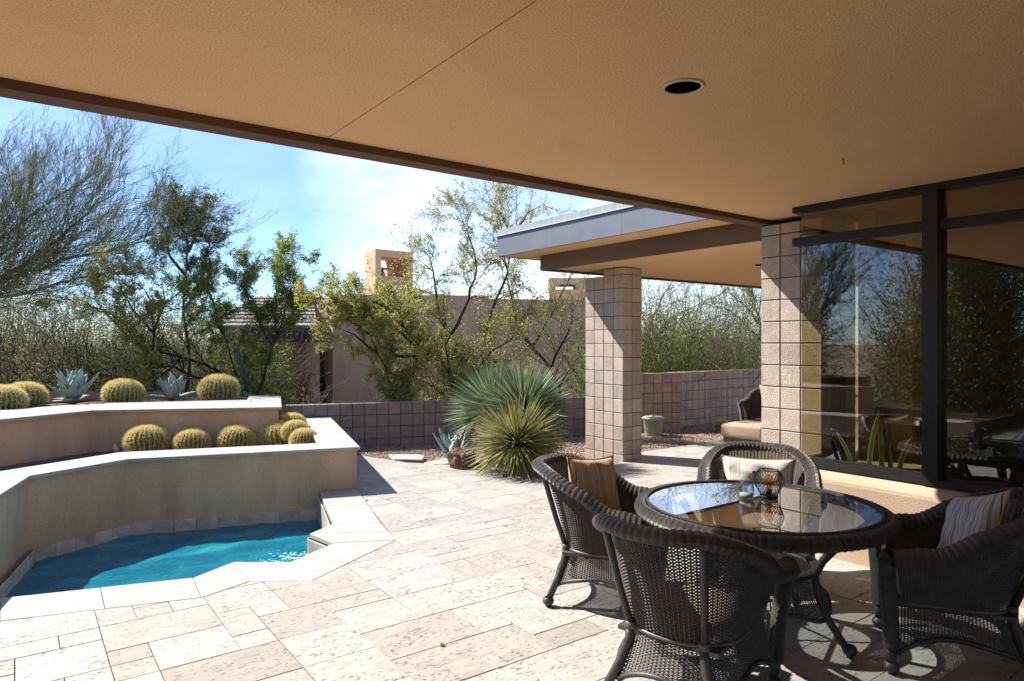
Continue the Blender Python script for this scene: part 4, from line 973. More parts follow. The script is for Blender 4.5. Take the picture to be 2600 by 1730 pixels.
# agaves
M['agave'] = None
def agave_mat():
    m = pbr('agave_leaf', (.23,.34,.31), .55, 0, .35); t = m.node_tree; b = t.nodes['Principled BSDF']
    tcc = N(t,'ShaderNodeTexCoord'); n_ = N(t,'ShaderNodeTexNoise'); n_.inputs['Scale'].default_value = 6; n_.inputs['Detail'].default_value = 6; t.links.new(tcc.outputs['Object'], n_.inputs['Vector'])
    oi = N(t,'ShaderNodeObjectInfo'); r = ramp(t, n_.outputs['Fac'], [(.3,(.20,.28,.26)),(.6,(.33,.41,.38)),(.8,(.46,.50,.46))])
    t.links.new(r.outputs[0], b.inputs['Base Color']); return m
M['agave'] = agave_mat(); M['agdry'] = noisy('dry_agave_leaf', (.28,.20,.15), (.42,.33,.27), 7, 6, .8, .4, 40, .01)
M['agtip'] = pbr('agave_spine', (.24,.10,.05), .6)
def agave_leaf(L_, W_, el, dry, bend, seed):
    rs = random.Random(seed); n = 9; v = []; f = []; tips = MB()
    p = Vector((0,0,0)); ang = el; pts = []
    for i in range(n+1):
        s_ = i/n; wd = W_*(.62*(1-s_)**.5 + .60*math.sin(math.pi*min(1,s_*.98)**.9)**.9)*(1 if s_ < .93 else .6) if s_ < .97 else W_*.03
        pts.append((p.copy(), wd, ang)); p = p + Vector((math.cos(ang)*L_/n, 0, math.sin(ang)*L_/n)); ang += bend/n
    for i, (q, wd, an) in enumerate(pts):
        nx, nz_ = -math.sin(an), math.cos(an); c = .30*wd; th = .10*W_*(1-i/n)+.003
        tooth = .012*(1 if i % 2 else -1) if 0 < i < n else 0
        w2 = max(.003, wd+tooth)
        for (yy, up) in ((-w2/2, c), (-w2/4, c*.25), (0, 0), (w2/4, c*.25), (w2/2, c)): v.append((q.x+nx*up, yy, q.z+nz_*up))
        for (yy, up) in ((w2/4, c*.25-th), (0, -th), (-w2/4, c*.25-th)): v.append((q.x+nx*up, yy, q.z+nz_*up))
    m_ = 8
    for i in range(n):
        for k in range(m_): k2 = (k+1)%m_; f.append((i*m_+k, (i+1)*m_+k, (i+1)*m_+k2, i*m_+k2))
    q, wd, an = pts[-1]
    b0 = len(v); 
    return mesh_of('leaf', v, f, M['agdry'] if dry else M['agave'], True), q, an
def agave(loc, size, label, seed, nl=26, dry_n=7, tilt=0):
    rs = random.Random(seed); e = empty('agave', loc, label, 'agave'); e.rotation_euler = (tilt, 0, 0)
    for k in range(nl):
        s_ = k/nl; el = rad(84 - 74*s_ + rs.uniform(-8,8)); az = k*2.39996 + rs.uniform(-.15,.15); dry = k >= nl-dry_n and rs.random() < .85
        if k >= nl-dry_n: el = rad(rs.uniform(2,18))
        L_ = size*(.70+.35*math.sin(math.pi*min(1,s_*.8+.15)))*rs.uniform(.85,1.08); W_ = size*.34*rs.uniform(.9,1.1)*(.7 if dry else 1)
        me, q, an = agave_leaf(L_, W_, el, dry, rad(rs.uniform(-25,-5) if dry else rs.uniform(5,22)), seed*100+k)
        o = link('leaf', me, e, (0,0,.02+.05*size*(1-s_))); o.rotation_euler = (0,0,az)
        MB().tube([tuple(q), (q.x+math.cos(an)*.035, 0, q.z+math.sin(an)*.035)], [.005,.0008], 5).obj('leaf_tip', M['agtip'], o)
    return e
g_ = gnd(186,1028,UZ-.04); agave(g_, .52, 'large blue-green agave with dry lower leaves between two barrel cacti on the upper planter', 3, 30, 9)
g_ = gnd(441,1019,UZ-.04); agave(g_, .42, 'blue-green agave with toothed leaves between the barrel cacti near the spotlight', 5, 26, 9)
agave(Vector((5.10,8.38,-.05)), .50, 'pale blue agave behind the dark red boulder by the yuccas', 8, 16, 2)
agave(Vector((8.10,8.05,-.05)), .36, 'small blue agave partly hidden behind the far pillar', 9, 14, 1)

# yuccas
def yucca(loc, R0, label, mat, n, seed, trunk=.25, zc=.5, wblade=.010, droop=.0):
    rs = np.random.default_rng(seed); e = empty('yucca', loc, label, 'yucca')
    V = []; Fq = []; per = 5
    for k in range(n):
        z_ = rs.uniform(-.62, 1); a = rs.uniform(0, 6.283); r_ = math.sqrt(max(0,1-z_*z_)); d = np.array([r_*math.cos(a), r_*math.sin(a), z_]); L_ = R0*rs.uniform(.62,1.10)*(1 - .12*max(0,-z_))
        s_ = np.cross(d, [0,0,1.]); s_ /= np.linalg.norm(s_)+1e-6; s_ = s_*math.cos(tw := rs.uniform(-1,1)) + np.cross(d, s_)*math.sin(tw)
        p0 = np.array([0,0,zc]) + d*.05; b0 = len(V)
        for i in range(per):
            t_ = i/(per-1); p = p0 + d*L_*t_ + np.array([0,0,-droop*R0*t_*t_*(1-abs(z_)*.5)*rs.uniform(.6,1.2)]); ww = wblade*(1-.15*t_) if i < per-1 else .0012
            V += [p-s_*ww/2, p+s_*ww/2]
        for i in range(per-1): q = b0+i*2; Fq.append((q,q+1,q+3,q+2))
    V = np.array(V); V[:,2] = np.maximum(V[:,2], .01)
    link('leaves', np_mesh('leaves', V, Fq, mat), e, kind='stuff')
    if trunk: MB().tube([(0,0,-.1),(0,0,zc*.6),(0,0,zc)], [.10,.11,.08], 10).obj('trunk', M['bark'], e, True)
    return e
M['bark'] = noisy('dark_bark', (.030,.022,.018), (.075,.055,.042), 9, 6, .95, .8, 60, .01)
M['barkgreen'] = noisy('green_bark', (.16,.17,.06), (.25,.25,.10), 6, 5, .8, .3, 60, .004)
M['twig'] = noisy('brown_twig', (.10,.078,.062), (.17,.13,.10), 9, 4, .9, .2, 60, .002)
M['yolive'] = leaf_mat('olive_yucca_blade', [(0,(.20,.22,.07)),(.4,(.30,.31,.12)),(.7,(.42,.41,.20)),(.9,(.46,.38,.17)),(1,(.24,.15,.07))], .25, .45)
M['yblue'] = leaf_mat('blue_yucca_blade', [(0,(.11,.17,.09)),(.5,(.17,.24,.13)),(.85,(.27,.33,.19)),(1,(.38,.33,.14))], .25, .45)
ya = gnd(1318,1208,-.05)
yucca(Vector((5.34,7.15,-.05)), .68, 'spiky olive-gold yucca in front of the blue-green ones at the edge of the paving', M['yolive'], 1900, 4, 0, .42, .013, .10)
yucca(Vector((5.75,8.25,-.05)), .76, 'tall blue-green yucca on the side of the boulder, behind the olive-gold one', M['yblue'], 1700, 5, 1, .76, .015, .04)
yucca(Vector((5.80,7.62,-.05)), .74, 'large blue-green yucca between the olive-gold one and the far pillar', M['yblue'], 1700, 6, 1, .80, .015, .04)
# fallen dead blades under the yucca
V = []; Fq = []
for k in range(500):
    a = RNG.uniform(0,6.28); r_ = RNG.uniform(.05,.75); x, y = 5.36+r_*math.cos(a), 7.10+r_*math.sin(a)*.8; an = a+RNG.normal(0,.5); L_ = RNG.uniform(.08,.28); b0 = len(V)
    z = RNG.uniform(-.03,.06); V += [(x,y,z),(x+.006,y+.004,z+.004),(x+L_*math.cos(an),y+L_*math.sin(an),max(.004,z+RNG.uniform(-.03,.02)))]; Fq.append((b0,b0+1,b0+2))
M['straw'] = leaf_mat('dead_blade', [(0,(.30,.21,.11)),(1,(.48,.38,.22))], .2)
link('dry_leaf_litter', np_mesh('dry_leaf_litter', V, Fq, M['straw']), kind='stuff')

# boulder, flat stones
def rock(name, loc, dims, mat, seed, label, cat, sub=4, rough=.16, flat=.0):
    bm = bmesh.new(); bmesh.ops.create_icosphere(bm, subdivisions=sub, radius=1); from mathutils import noise
    rs = random.Random(seed); planes = [(Vector((rs.gauss(0,1),rs.gauss(0,1),rs.gauss(0,1))).normalized(), rs.uniform(.62,.9)) for _ in range(11)]
    for v in bm.verts:
        p = v.co.copy()
        for n_, d_ in planes:
            k = p.dot(n_)
            if k > d_: p -= n_*(k-d_)*.9
        p *= 1 + rough*noise.fractal(p*2.2+Vector((seed,0,0)), 1, 2, 5)
        v.co = Vector((p.x*dims[0]/2, p.y*dims[1]/2, max(p.z, -.75)*dims[2]/2 + dims[2]*.36))
    me = bpy.data.meshes.new(name); bm.to_mesh(me); bm.free(); me.materials.append(mat); o = link(name, me, None, loc); tag(o, label, cat); o.rotation_euler = (0,0,rs.uniform(0,3)); return o
M['redrock'] = noisy('red_rock', (.055,.03,.027), (.15,.078,.06), 5, 8, .7, .9, 22, .03, c3=(.22,.13,.10))
M['flag'] = noisy('flagstone', (.40,.34,.31), (.52,.45,.41), 4, 6, .8, .4, 40, .006)
rock('boulder', (4.95,7.88,-.06), (.46,.40,.42), M['redrock'], 5, 'dark red volcanic boulder beside the olive-gold yucca', 'boulder')
def flag(pts, z, label):
    o = MB().prism(pts, 0, .035).mesh('stepping_stone', M['flag']); bevel_me(o, .008); q = link('stepping_stone', o, None, (0,0,z)); tag(q, label, 'stepping stone', 'flat stones in the gravel'); return q
flag([tuple(gnd(px,py,0)[:2]) for px,py in ((986,1157),(1000,1168),(1074,1169),(1078,1160),(1062,1156))], -.02, 'flat pale stepping stone in the gravel near the planter corner')
flag([tuple(gnd(px,py,0)[:2]) for px,py in ((1075,1176),(1098,1181),(1145,1178),(1142,1168),(1125,1167))], -.028, 'flat stepping stone right beside the boulder, half sunk in gravel')
flag([tuple(gnd(px,py,0)[:2]) for px,py in ((1380,1160),(1400,1172),(1450,1168),(1440,1155))], -.02, 'flat tan stone between the yucca and the small yellow cactus')
# bucket
bk = empty('bucket', (9.72,8.72,-.05), 'pale green-grey plastic drum with lid in the gravel beside the wall pier', 'drum')
pb = noisy('pale_plastic', (.42,.42,.32), (.50,.49,.38), 5, 4, .5, .05, 30, .002)
MB().lathe([(.0,0),(.15,0),(.16,.02),(.185,.30),(.195,.31),(.195,.325)], n=28).obj('body', pb, bk, True)
MB().lathe([(.21,.325),(.21,.345),(.17,.365),(.0,.375)], n=28).obj('lid', pb, bk, True)
MB().box(-.03,-.012,.375,.03,.012,.40).obj('lid_handle', pb, bk)
# spotlights, hose, ornament, pebble
def spot(loc, rz, label, tilt=.25):
    e = empty('spotlight', loc, label, 'spotlight', None, rz); m_ = MATS.get('spot') or pbr('spot', (.10,.13,.15), .4, .6)
    MB().tube([(0,0,0),(0,0,.06)], .008, 8).obj('stake', m_, e)
    MB().tube([(-.13,0,.055),(-.12,0,.055),(.03,0,.075),(.035,0,.075),(.13,0,.088)], [.026,.030,.032,.040,.042], 14).obj('housing', m_, e, True)
spot(gnd(600,1009,UZ-.04)+Vector((0,0,.0)), rad(150), 'small grey cylinder spotlight at the foot of a barrel cactus on the upper planter')
spot(gnd(792,1128,.24), rad(200), 'small round spotlight at the inner corner of the lower planter')
MATS['spot'] = pbr('spot', (.10,.13,.15), .4, .6)
hose = MB().tube([tuple(gnd(px,py,.255)) for px,py in ((80,1184),(150,1172),(222,1160),(226,1160))], .011, 8)
ho_ = hose.obj('drip_pipe', pbr('drip_pipe', (.035,.035,.04), .5), None, True); tag(ho_, 'black irrigation pipe lying straight on the red gravel of the lower planter', 'pipe')
h2 = MB().tube([tuple(gnd(px,py,.26)) for px,py in ((110,1185),(175,1174),(238,1161),(262,1151),(290,1144),(320,1141))], .009, 8).obj('drip_pipe', pbr('grey_pipe', (.16,.17,.19), .5), None, True); tag(h2, 'grey irrigation pipe curving towards the white pebble', 'pipe')
rock('pebble', gnd(293,1150,.26), (.09,.06,.13), M['flag'], 12, 'upright white pebble by the end of the irrigation pipe', 'pebble', 2)
orn = empty('metal_ornament', gnd(656,1132,.24), 'dark red metal garden ornament between two barrel cacti', 'ornament'); mo = pbr('red_metal', (.13,.02,.02), .4, .3)
MB().tube([(-.02,0,0),(-.02,0,.10)], .006, 6).tube([(.03,0,0),(.02,0,.11)], .006, 6).obj('leg', mo, orn)
MB().add([(-.07,0,.09),(.06,-.02,.10),(.085,0,.20),(.02,-.02,.24),(-.03,0,.33),(-.045,0,.22),(-.03,.03,.16),(.05,.03,.15)], [(0,1,2,3),(0,3,4,5),(0,5,6),(6,7,1,0),(7,2,1),(7,6,5,3),(7,3,2),(5,4,3)]).obj('body', mo, orn)
# weed in a joint
M['weed'] = leaf_mat('weed', [(0,(.06,.14,.03)),(1,(.12,.22,.05))], .3)
for (px, py, lb) in ((929,1272,'tiny green weed growing in the joint by the planter corner'), (1121,1641,'tiny green weed in a paving joint in the open foreground')):
    p = gnd(px, py); V = []; Fq = []
    for k in range(24): a = RNG.uniform(0,6.28); r_ = RNG.uniform(0,.016); b0 = len(V); x,y = p.x+r_*math.cos(a), p.y+r_*math.sin(a); V += [(x,y,.002),(x+.008,y+.003,.012),(x+.010,y-.003,.014),(x+.004,y-.006,.009)]; Fq.append((b0,b0+1,b0+2,b0+3))
    tag(link('weed', np_mesh('weed', V, Fq, M['weed'])), lb, 'weed')

# ------------------------------------------------------------------ neighbour's house
nh = empty('neighbour_house', at(845,872,22), 'brown stucco neighbouring house with a square chimney tower beyond the garden wall', 'house'); nl = -nh.location
def npr(name, pts, z0, z1, mat='neigh'):
    return MB().prism([tuple((p+nl)[:2]) for p in pts], z0-EYE, z1-EYE).obj(name, M[mat], nh)
P_ = lambda px, d: at(px, 872, d)
npr('wall', [P_(781,24.3), P_(845,22), P_(1240,22.5), P_(1220,30), P_(800,30)], -.62, 3.29)
npr('wall', [P_(1241,22.52), P_(1560,23.2), P_(1540,30), P_(1221,30)], -.62, 3.18)
npr('wall', [P_(1090,23.5), P_(1130,23.5), P_(1130,29), P_(1090,29)], 3.292, 3.42)
# raised parapet sweep right of tower
q0, q1, q2 = at(1045,735,24), at(1100,750,24), at(1045,760,24)
MB().add([tuple(at(1040,742,23.9)+nl), tuple(at(1040,728,23.9)+nl), tuple(at(1075,736,23.9)+nl), tuple(at(1110,749,23.9)+nl), tuple(at(1040,742,25)+nl), tuple(at(1040,728,25)+nl), tuple(at(1075,736,25)+nl), tuple(at(1110,749,25)+nl)],
         [(0,1,2,3),(4,7,6,5),(0,4,5,1),(1,5,6,2),(2,6,7,3),(0,3,7,4)]).obj('parapet', M['neigh'], nh)
# chimney tower with an opening
TD = 25.0
def zz(py, d=TD): return EYE+(HOR-py)/FOC*d
A_, B_, C_ = P_(953,TD), P_(1049,TD+1.0), P_(925,TD+1.0); D_ = C_ + (B_-A_)
tw = empty('chimney_tower', (A_.x,A_.y,0), 'square brown stucco chimney tower with an open window near its top', 'tower')
u_ = (B_-A_); v_ = (C_-A_); W_t, D_t = u_.length, v_.length; ang = math.atan2(u_.y, u_.x)
tw.rotation_euler = (0,0,ang); vang = math.atan2(v_.y, v_.x)-ang; vl = Vector((math.cos(vang)*D_t, math.sin(vang)*D_t)); ul = Vector((W_t,0))
def tpr(name, a0, a1, b0, b1, z0, z1, mat='neigh'):
    f_ = lambda a,b: tuple(ul*a + vl*b); return MB().prism([f_(a0,b0), f_(a1,b0), f_(a1,b1), f_(a0,b1)], z0, z1).obj(name, M[mat], tw)
zt, zo1, zo0 = zz(632), zz(650), zz(699)
tpr('shaft', 0,1,0,1, 2.9, zo0)
tpr('lintel', 0,1,0,1, zo1, zt)
tpr('pier', 0,.15,0,1, zo0, zo1); tpr('pier', .88,1,0,1, zo0, zo1)
tpr('wing_wall', .55,.879,.82,1, zo0, zo1)
ch = tpr('flue', .20,.38,.4,.6, zo0, zo0+.22, 'metal'); tpr('flue_cap', .15,.50,.3,.7, zo0+.30, zo0+.35, 'metal'); tpr('flue_collar', .24,.34,.42,.58, zo0+.22, zo0+.30, 'darkin')
# second tower, farther
t2 = empty('chimney_tower', P_(1395,32)+Vector((0,0,-EYE)), 'far brown stucco chimney with a wide slot seen through the thin trees', 'tower', None, -YAW)
def t2b(name, x0,x1,z0,z1): return MB().box(x0,0,z0,x1,1.6,z1).obj(name, M['neigh'], t2)
t2b('shaft', 0,3.0,2.4,zz(735,32)); t2b('lintel', 0,3.0,zz(722,32),zz(706,32)); t2b('pier', 0,.30,zz(735,32)+.001,zz(722,32)-.001); t2b('pier', 1.25,3.0,zz(735,32)+.001,zz(722,32)-.001)
# left wing with tiled roof
M['rooftile'] = noisy('grey_roof_tile', (.20,.17,.155), (.32,.28,.25), 3, 6, .9, .4, 20, .02, objrand=.1)
wg = empty('house_wing', at(800,872,20.6), 'low wing of the neighbouring house with grey tiled roof and dark fascia', 'house'); wl = -wg.location
for k in range(9):
    d0, d1 = 20.6+k*.45, 20.6+(k+1)*.45+.12; z0 = zz(831,20.6)+k*.135
    xa, xb = 520-0*k, 806-k*1.5
    a_, b_ = at(xa+k*16,872,d0), at(xb,872,d0); c_, e_ = at(xb-2,872,d1), at(xa+(k+1)*16,872,d1)
    v = [(a_.x,a_.y,z0),(b_.x,b_.y,z0),(c_.x,c_.y,z0+.13),(e_.x,e_.y,z0+.13),(a_.x,a_.y,z0+.06),(b_.x,b_.y,z0+.06),(c_.x,c_.y,z0+.17),(e_.x,e_.y,z0+.17)]
    MB().add([(x+wl.x,y+wl.y,z+wl.z) for x,y,z in v], [(0,3,2,1),(4,5,6,7),(0,1,5,4),(1,2,6,5),(2,3,7,6),(3,0,4,7)]).obj('roof_course', M['rooftile'], wg)
def wpr(name, pts, z0, z1, mat): return MB().prism([tuple((p+wl)[:2]) for p in pts], z0+wl.z, z1+wl.z).obj(name, M[mat] if mat in M else mat, wg)
M['fasc'] = noisy('dark_brown_fascia', (.045,.030,.030), (.065,.045,.045), 2, 4, .7, .2, 20, .005)
wpr('fascia', [P_(610,20.5), P_(812,20.5), P_(812,20.58), P_(610,20.58)], zz(869,20.5), zz(832,20.5), 'fasc')
wpr('wall', [P_(560,23), P_(805,23), P_(805,23.3), P_(560,23.3)], -.62, zz(860,23), 'neigh')
wpr('wall', [P_(776,21.6), P_(812,21.6), P_(812,23.0), P_(776,23.0)], -.62, zz(869,21.6), 'neigh')
wpr('window', [P_(812,22.9), P_(826,22.5), P_(826,22.42), P_(812,22.82)], .0, .72, 'darkin')
wpr('soffit', [P_(560,20.6), P_(805,20.6), P_(800,22.98), P_(570,22.98)], zz(862,20.6), zz(861,20.6), 'darkin')  # coloured near-black to paint the shade of the recess behind the fascia
wpr('gable', [P_(560,24.6), P_(780,24.6), P_(780,25), P_(560,25)], 0, zz(800,24.6), 'neigh')
lw = MB().prism([tuple(P_(px,d)[:2]) for px,d in ((480,26),(625,24),(625,24.3),(480,26.3))], zz(885,25), zz(862,25)).obj('far_wall', M['white']); tag(lw, 'pale strip of a far wall seen between tree trunks', 'wall')
fw = MB().prism([tuple(P_(px,d)[:2]) for px,d in ((1500,30),(2100,30),(2100,31),(1500,31))], -.6, zz(858,30)).obj('far_wall', M['neigh']); tag(fw, 'far stucco house wall beyond the green bushes', 'wall')

# ------------------------------------------------------------------ trees
def frand(): return random.random()
class Tree:
    def __init__(s): s.seg = []; s.tips = []
    def limb(s, pts, r0, r1):
        n = len(pts)
        for i in range(n-1):
            a = r0+(r1-r0)*i/(n-1); b = r0+(r1-r0)*(i+1)/(n-1); s.seg.append((pts[i], pts[i+1], a, b))
    def grow(s, p, d, L_, r, lvl, P):
        n = P['n'][lvl]; pts = [p]; q = p; dd = d.copy(); st = L_/n; w_ = P['wob'][lvl]
        for i in range(n):
            dd = dd + Vector((random.gauss(0,w_), random.gauss(0,w_), random.gauss(0,w_)+P['up'][lvl])); dd.normalize(); q = q + dd*st; pts.append(q)
            if lvl+1 < len(P['n']):
                k = P['ch'][lvl]; k = int(k) + (frand() < k-int(k))
                if i >= P.get('skip', [0]*9)[lvl]:
                    for _ in range(k):
                        ax = dd.orthogonal().normalized(); ax.rotate(Matrix.Rotation(frand()*6.283, 3, dd)); nd = dd.copy(); nd.rotate(Matrix.Rotation(P['ang'][lvl]*(.6+.7*frand()), 3, ax))
                        s.grow(q - dd*st*frand()*.8, nd, L_*P['ratio'][lvl]*(.55+.65*frand())*(1-.35*i/n), r*P['rr'][lvl], lvl+1, P)
            elif True: s.tips.append((q, dd.copy()))
        s.limb(pts, r, r*.45)
    def wood(s, parent, mat, name='trunk'):
        big = [g for g in s.seg if g[2] > .012]; small = [g for g in s.seg if g[2] <= .012]
        for nm, gs, sides in (('trunk', big, 6), ('twigs', small, 3)):
            if not gs: continue
            A = np.array([tuple(g[0]) for g in gs]); B = np.array([tuple(g[1]) for g in gs]); ra = np.array([g[2] for g in gs]); rb = np.array([g[3] for g in gs])
            T = B-A; T /= np.linalg.norm(T, axis=1, keepdims=True)+1e-9; ref = np.where(np.abs(T[:,2:3]) > .9, [[1,0,0]], [[0,0,1]]); X = np.cross(T, ref); X /= np.linalg.norm(X, axis=1, keepdims=True)+1e-9; Y = np.cross(T, X)
            an = np.arange(sides)*2*math.pi/sides; c, s_ = np.cos(an), np.sin(an)
            rg = X[:,None]*c[None,:,None]+Y[:,None]*s_[None,:,None]
            V = np.concatenate([A[:,None]+rg*ra[:,None,None], B[:,None]+rg*rb[:,None,None]], 1).reshape(-1,3)
            k = np.arange(sides); f0 = np.stack([k,(k+1)%sides,sides+(k+1)%sides,sides+k], 1); Fq = (f0[None]+(np.arange(len(gs))*2*sides)[:,None,None]).reshape(-1,4)
            link(nm, np_mesh(nm, V, Fq, mat if nm == 'trunk' else s.tm, True), parent, kind='stuff' if nm == 'twigs' else None)
    def leaves(s, parent, mat, per, size, spread, name='crown', maxn=60000, flat=.0, keep=1.0):
        gs = [g for g in s.seg if g[2] <= .0075]
        if not gs: return
        A = np.array([tuple(g[0]) for g in gs]); B = np.array([tuple(g[1]) for g in gs]); n = min(maxn, int(len(gs)*per*keep)); k = RNG.integers(0, len(gs), n); u = RNG.random((n,1))
        T = A[k]*(1-u)+B[k]*u; D = B[k]-A[k]; D /= np.linalg.norm(D, axis=1, keepdims=True)+1e-9; spread = size*.55
        n = len(T); C = T + RNG.normal(0, spread, (n,3)); a = D + RNG.normal(0,.9,(n,3)); a /= np.linalg.norm(a, axis=1, keepdims=True); b = np.cross(a, RNG.normal(size=(n,3))); b /= np.linalg.norm(b, axis=1, keepdims=True)
        L_ = size*RNG.uniform(.6,1.4,(n,1)); W_ = L_*RNG.uniform(.30,.55,(n,1))
        V = np.stack([C-a*L_*.5, C+b*W_*.5, C+a*L_*.5, C-b*W_*.5], 1).reshape(-1,3); Fq = np.arange(n*4).reshape(-1,4)
        link(name, np_mesh(name, V, Fq, mat), parent, kind='stuff')
M['lf_green'] = leaf_mat('tree_leaf_green', [(0,(.13,.23,.035)),(.55,(.20,.31,.055)),(.8,(.34,.44,.09)),(.93,(.36,.30,.08)),(1,(.38,.20,.07))], .66)
M['lf_olive'] = leaf_mat('tree_leaf_olive', [(0,(.30,.35,.08)),(.45,(.44,.49,.13)),(.75,(.56,.54,.18)),(.9,(.50,.34,.12)),(1,(.42,.24,.09))], .66)
M['lf_dark'] = leaf_mat('tree_leaf_dark', [(0,(.12,.16,.045)),(.6,(.19,.23,.07)),(.85,(.19,.21,.08)),(1,(.20,.13,.07))], .45)
M['lf_lush'] = leaf_mat('bush_leaf_bright', [(0,(.24,.40,.04)),(.5,(.36,.54,.08)),(.8,(.48,.58,.12)),(.95,(.36,.34,.10)),(1,(.40,.28,.12))], .5)
M['lf_grey'] = leaf_mat('brush_grey', [(0,(.19,.24,.07)),(.5,(.32,.36,.13)),(.8,(.42,.40,.20)),(1,(.36,.26,.16))], .45)
def tree(label, limbs, P, r0, bark, twigm, leafm, per=2, size=.05, spread=.05, seed=0, name='tree', maxn=60000, keep=1.0, dist=14, group=None, r1=.35, cat='tree', twr=.3):
    """limbs: polylines of (photo px, photo py, metres nearer/farther); first point of the first one is the foot"""
    random.seed(seed); T_ = Tree(); T_.tm = twigm
    base = at(*limbs[0][0][:2], dist + (limbs[0][0][2] if len(limbs[0][0]) > 2 else 0)); org = Vector((base.x, base.y, -.66))
    for li, lb in enumerate(limbs):
        pts = [at(q[0], q[1], dist+(q[2] if len(q) > 2 else 0)) - org for q in lb]
        if li == 0: pts.insert(0, Vector((random.uniform(-.08,.08), random.uniform(-.05,.05), 0)))
        elif 1000 < lb[0][0] < 1210 and lb[0][1] >= 950: pts.insert(0, Vector((0, 0, .25)))
        # subdivide with wobble
        fine_ = [pts[0]]
        for i in range(len(pts)-1):
            m_ = max(1, int((pts[i+1]-pts[i]).length/.22))
            for k in range(1, m_+1): fine_.append(pts[i].lerp(pts[i+1], k/m_) + (Vector((random.gauss(0,.018),random.gauss(0,.018),random.gauss(0,.012))) if k < m_ else Vector((0,0,0))))
        rr0 = r0*(.62 if li == 0 else .42); T_.limb(fine_, rr0, rr0*r1*.4)
        n = len(fine_)
        for i in range(int(n*P['from']), n):
            k = P['lc']; k = int(k)+(frand() < k-int(k)); t_ = i/n
            for _ in range(k):
                dd = (fine_[i]-fine_[i-1]).normalized(); ax = dd.orthogonal().normalized(); ax.rotate(Matrix.Rotation(frand()*6.283,3,dd)); nd = dd.copy(); nd.rotate(Matrix.Rotation(P['a0']*(.6+.8*frand()),3,ax)); nd.z += P['lift']; nd.normalize()
                T_.grow(fine_[i], nd, P['L']*(.6+.6*frand())*(1-.25*t_), max(.0055, rr0*twr*1.1*(1-.5*t_)), 0, P)
    e = empty(name, org, label, cat, group); T_.wood(e, bark); 
    if leafm: T_.leaves(e, leafm, per, size, spread, maxn=maxn, keep=keep)
    return e, T_
PV = dict(n=[7,6,5], wob=[.09,.10,.10], up=[.05,.055,.05], ch=[2.0,1.7,0], ang=[.62,.55,.5], ratio=[.55,.52,.4], rr=[.5,.55,.5], a0=.55, lift=.25, L=2.2, lc=1.35, **{'from': .12})
MQ = dict(n=[6,5,4], wob=[.17,.19,.2], up=[.03,.03,.02], ch=[1.9,1.7,0], ang=[.8,.8,.7], ratio=[.62,.55,.4], rr=[.5,.5,.5], a0=.95, lift=.2, L=1.0, lc=.8, **{'from': .35})
BARE = dict(n=[5,5,4], wob=[.13,.16,.18], up=[.05,.04,.02], ch=[1.4,1.3,0], ang=[.7,.7,.7], ratio=[.6,.55,.4], rr=[.5,.5,.5], a0=.8, lift=.2, L=1.2, lc=.7, **{'from': .3})
# big palo verde reaching in from the left
tree('big palo verde with bare green twigs sweeping in from the left edge of the photo',
     [[(-330,1010), (-300,900), (-180,780), (0,715), (180,655), (330,622), (430,600,.5)], [(-180,790), (-40,640,-.3), (60,560,-.3), (160,490,0), (260,430,.2)], [(-240,840), (-60,700,.6), (40,620,.7), (60,520,.8), (110,450,.9)],
      [(-180,780), (40,750,-.6), (200,705,-.7), (360,690,-.6), (420,650,-.5)], [(-250,860), (-150,640,.3), (-90,520,.4), (-10,420,.5)], [(0,715), (160,600,.4), (240,520,.4), (330,470,.5)]],
     PV, .13, M['barkgreen'], noisy('green_twig', (.17,.185,.085), (.26,.26,.13), 6, 3, .9, .1, 60, .002), M['lf_olive'], 1, .035, .05, 3, 'palo_verde_tree', 3500, .25, 14, None, .30, twr=.22)
tree('olive-leaved tree standing in front of the palo verde twigs, behind the left agave',
     [[(395,985), (385,920), (392,840), (380,760), (345,700)], [(392,840), (420,770,.2), (410,700,.3)], [(392,850), (340,790,-.3), (310,740,-.4), (300,700,-.4)], [(385,900), (300,830,-.3), (240,760,-.4), (190,735,-.4)]],
     MQ, .075, M['bark'], M['twig'], M['lf_olive'], 2.6, .040, .11, 11, 'mesquite_tree', 30000, 1, 13.5)
tree('tallest dark-topped tree rising against the sky behind the right agave',
     [[(470,1000), (480,950), (478,870), (465,790), (472,700), (478,620), (462,560)], [(465,790), (510,730,.2), (520,660,.3), (535,590,.3)], [(472,700), (430,650,-.2), (425,590,-.2), (440,530,-.2)], [(478,640), (500,580,.2), (515,545,.3)], [(478,640), (455,560,0), (452,515,0)]],
     dict(MQ, L=.8, lc=1.1), .085, M['bark'], M['twig'], M['lf_dark'], 2.2, .040, .10, 12, 'mesquite_tree', 30000, .9, 14.5)
tree('fresh green leaning tree left of the tiled roof wing',
     [[(612,1005), (592,930), (568,850), (545,780), (530,740)], [(545,780), (520,720,.2), (510,690,.2)], [(568,850), (540,800,-.3), (500,760,-.4)]],
     dict(MQ, L=.78, lc=1.2), .06, M['bark'], M['twig'], M['lf_green'], 2.6, .040, .11, 13, 'mesquite_tree', 16000, .8, 13.6)
tree('bright green tree in front of the tiled roof with a forked dark trunk',
     [[(652,1005), (675,930), (690,880), (668,840), (650,800), (625,740), (618,680)], [(690,880), (715,830,.2), (725,780,.3), (745,720,.3), (765,660,.3)], [(675,930), (700,850,-.2), (700,780,-.2), (705,720,-.2), (715,660,-.2)], [(690,860), (740,800,.1), (790,740,.2)], [(660,820), (640,760,.3), (600,700,.3)]],
     dict(MQ, L=.74, lc=1.35), .075, M['bark'], M['twig'], M['lf_green'], 2.6, .040, .11, 14, 'mesquite_tree', 34000, 1, 13.4)
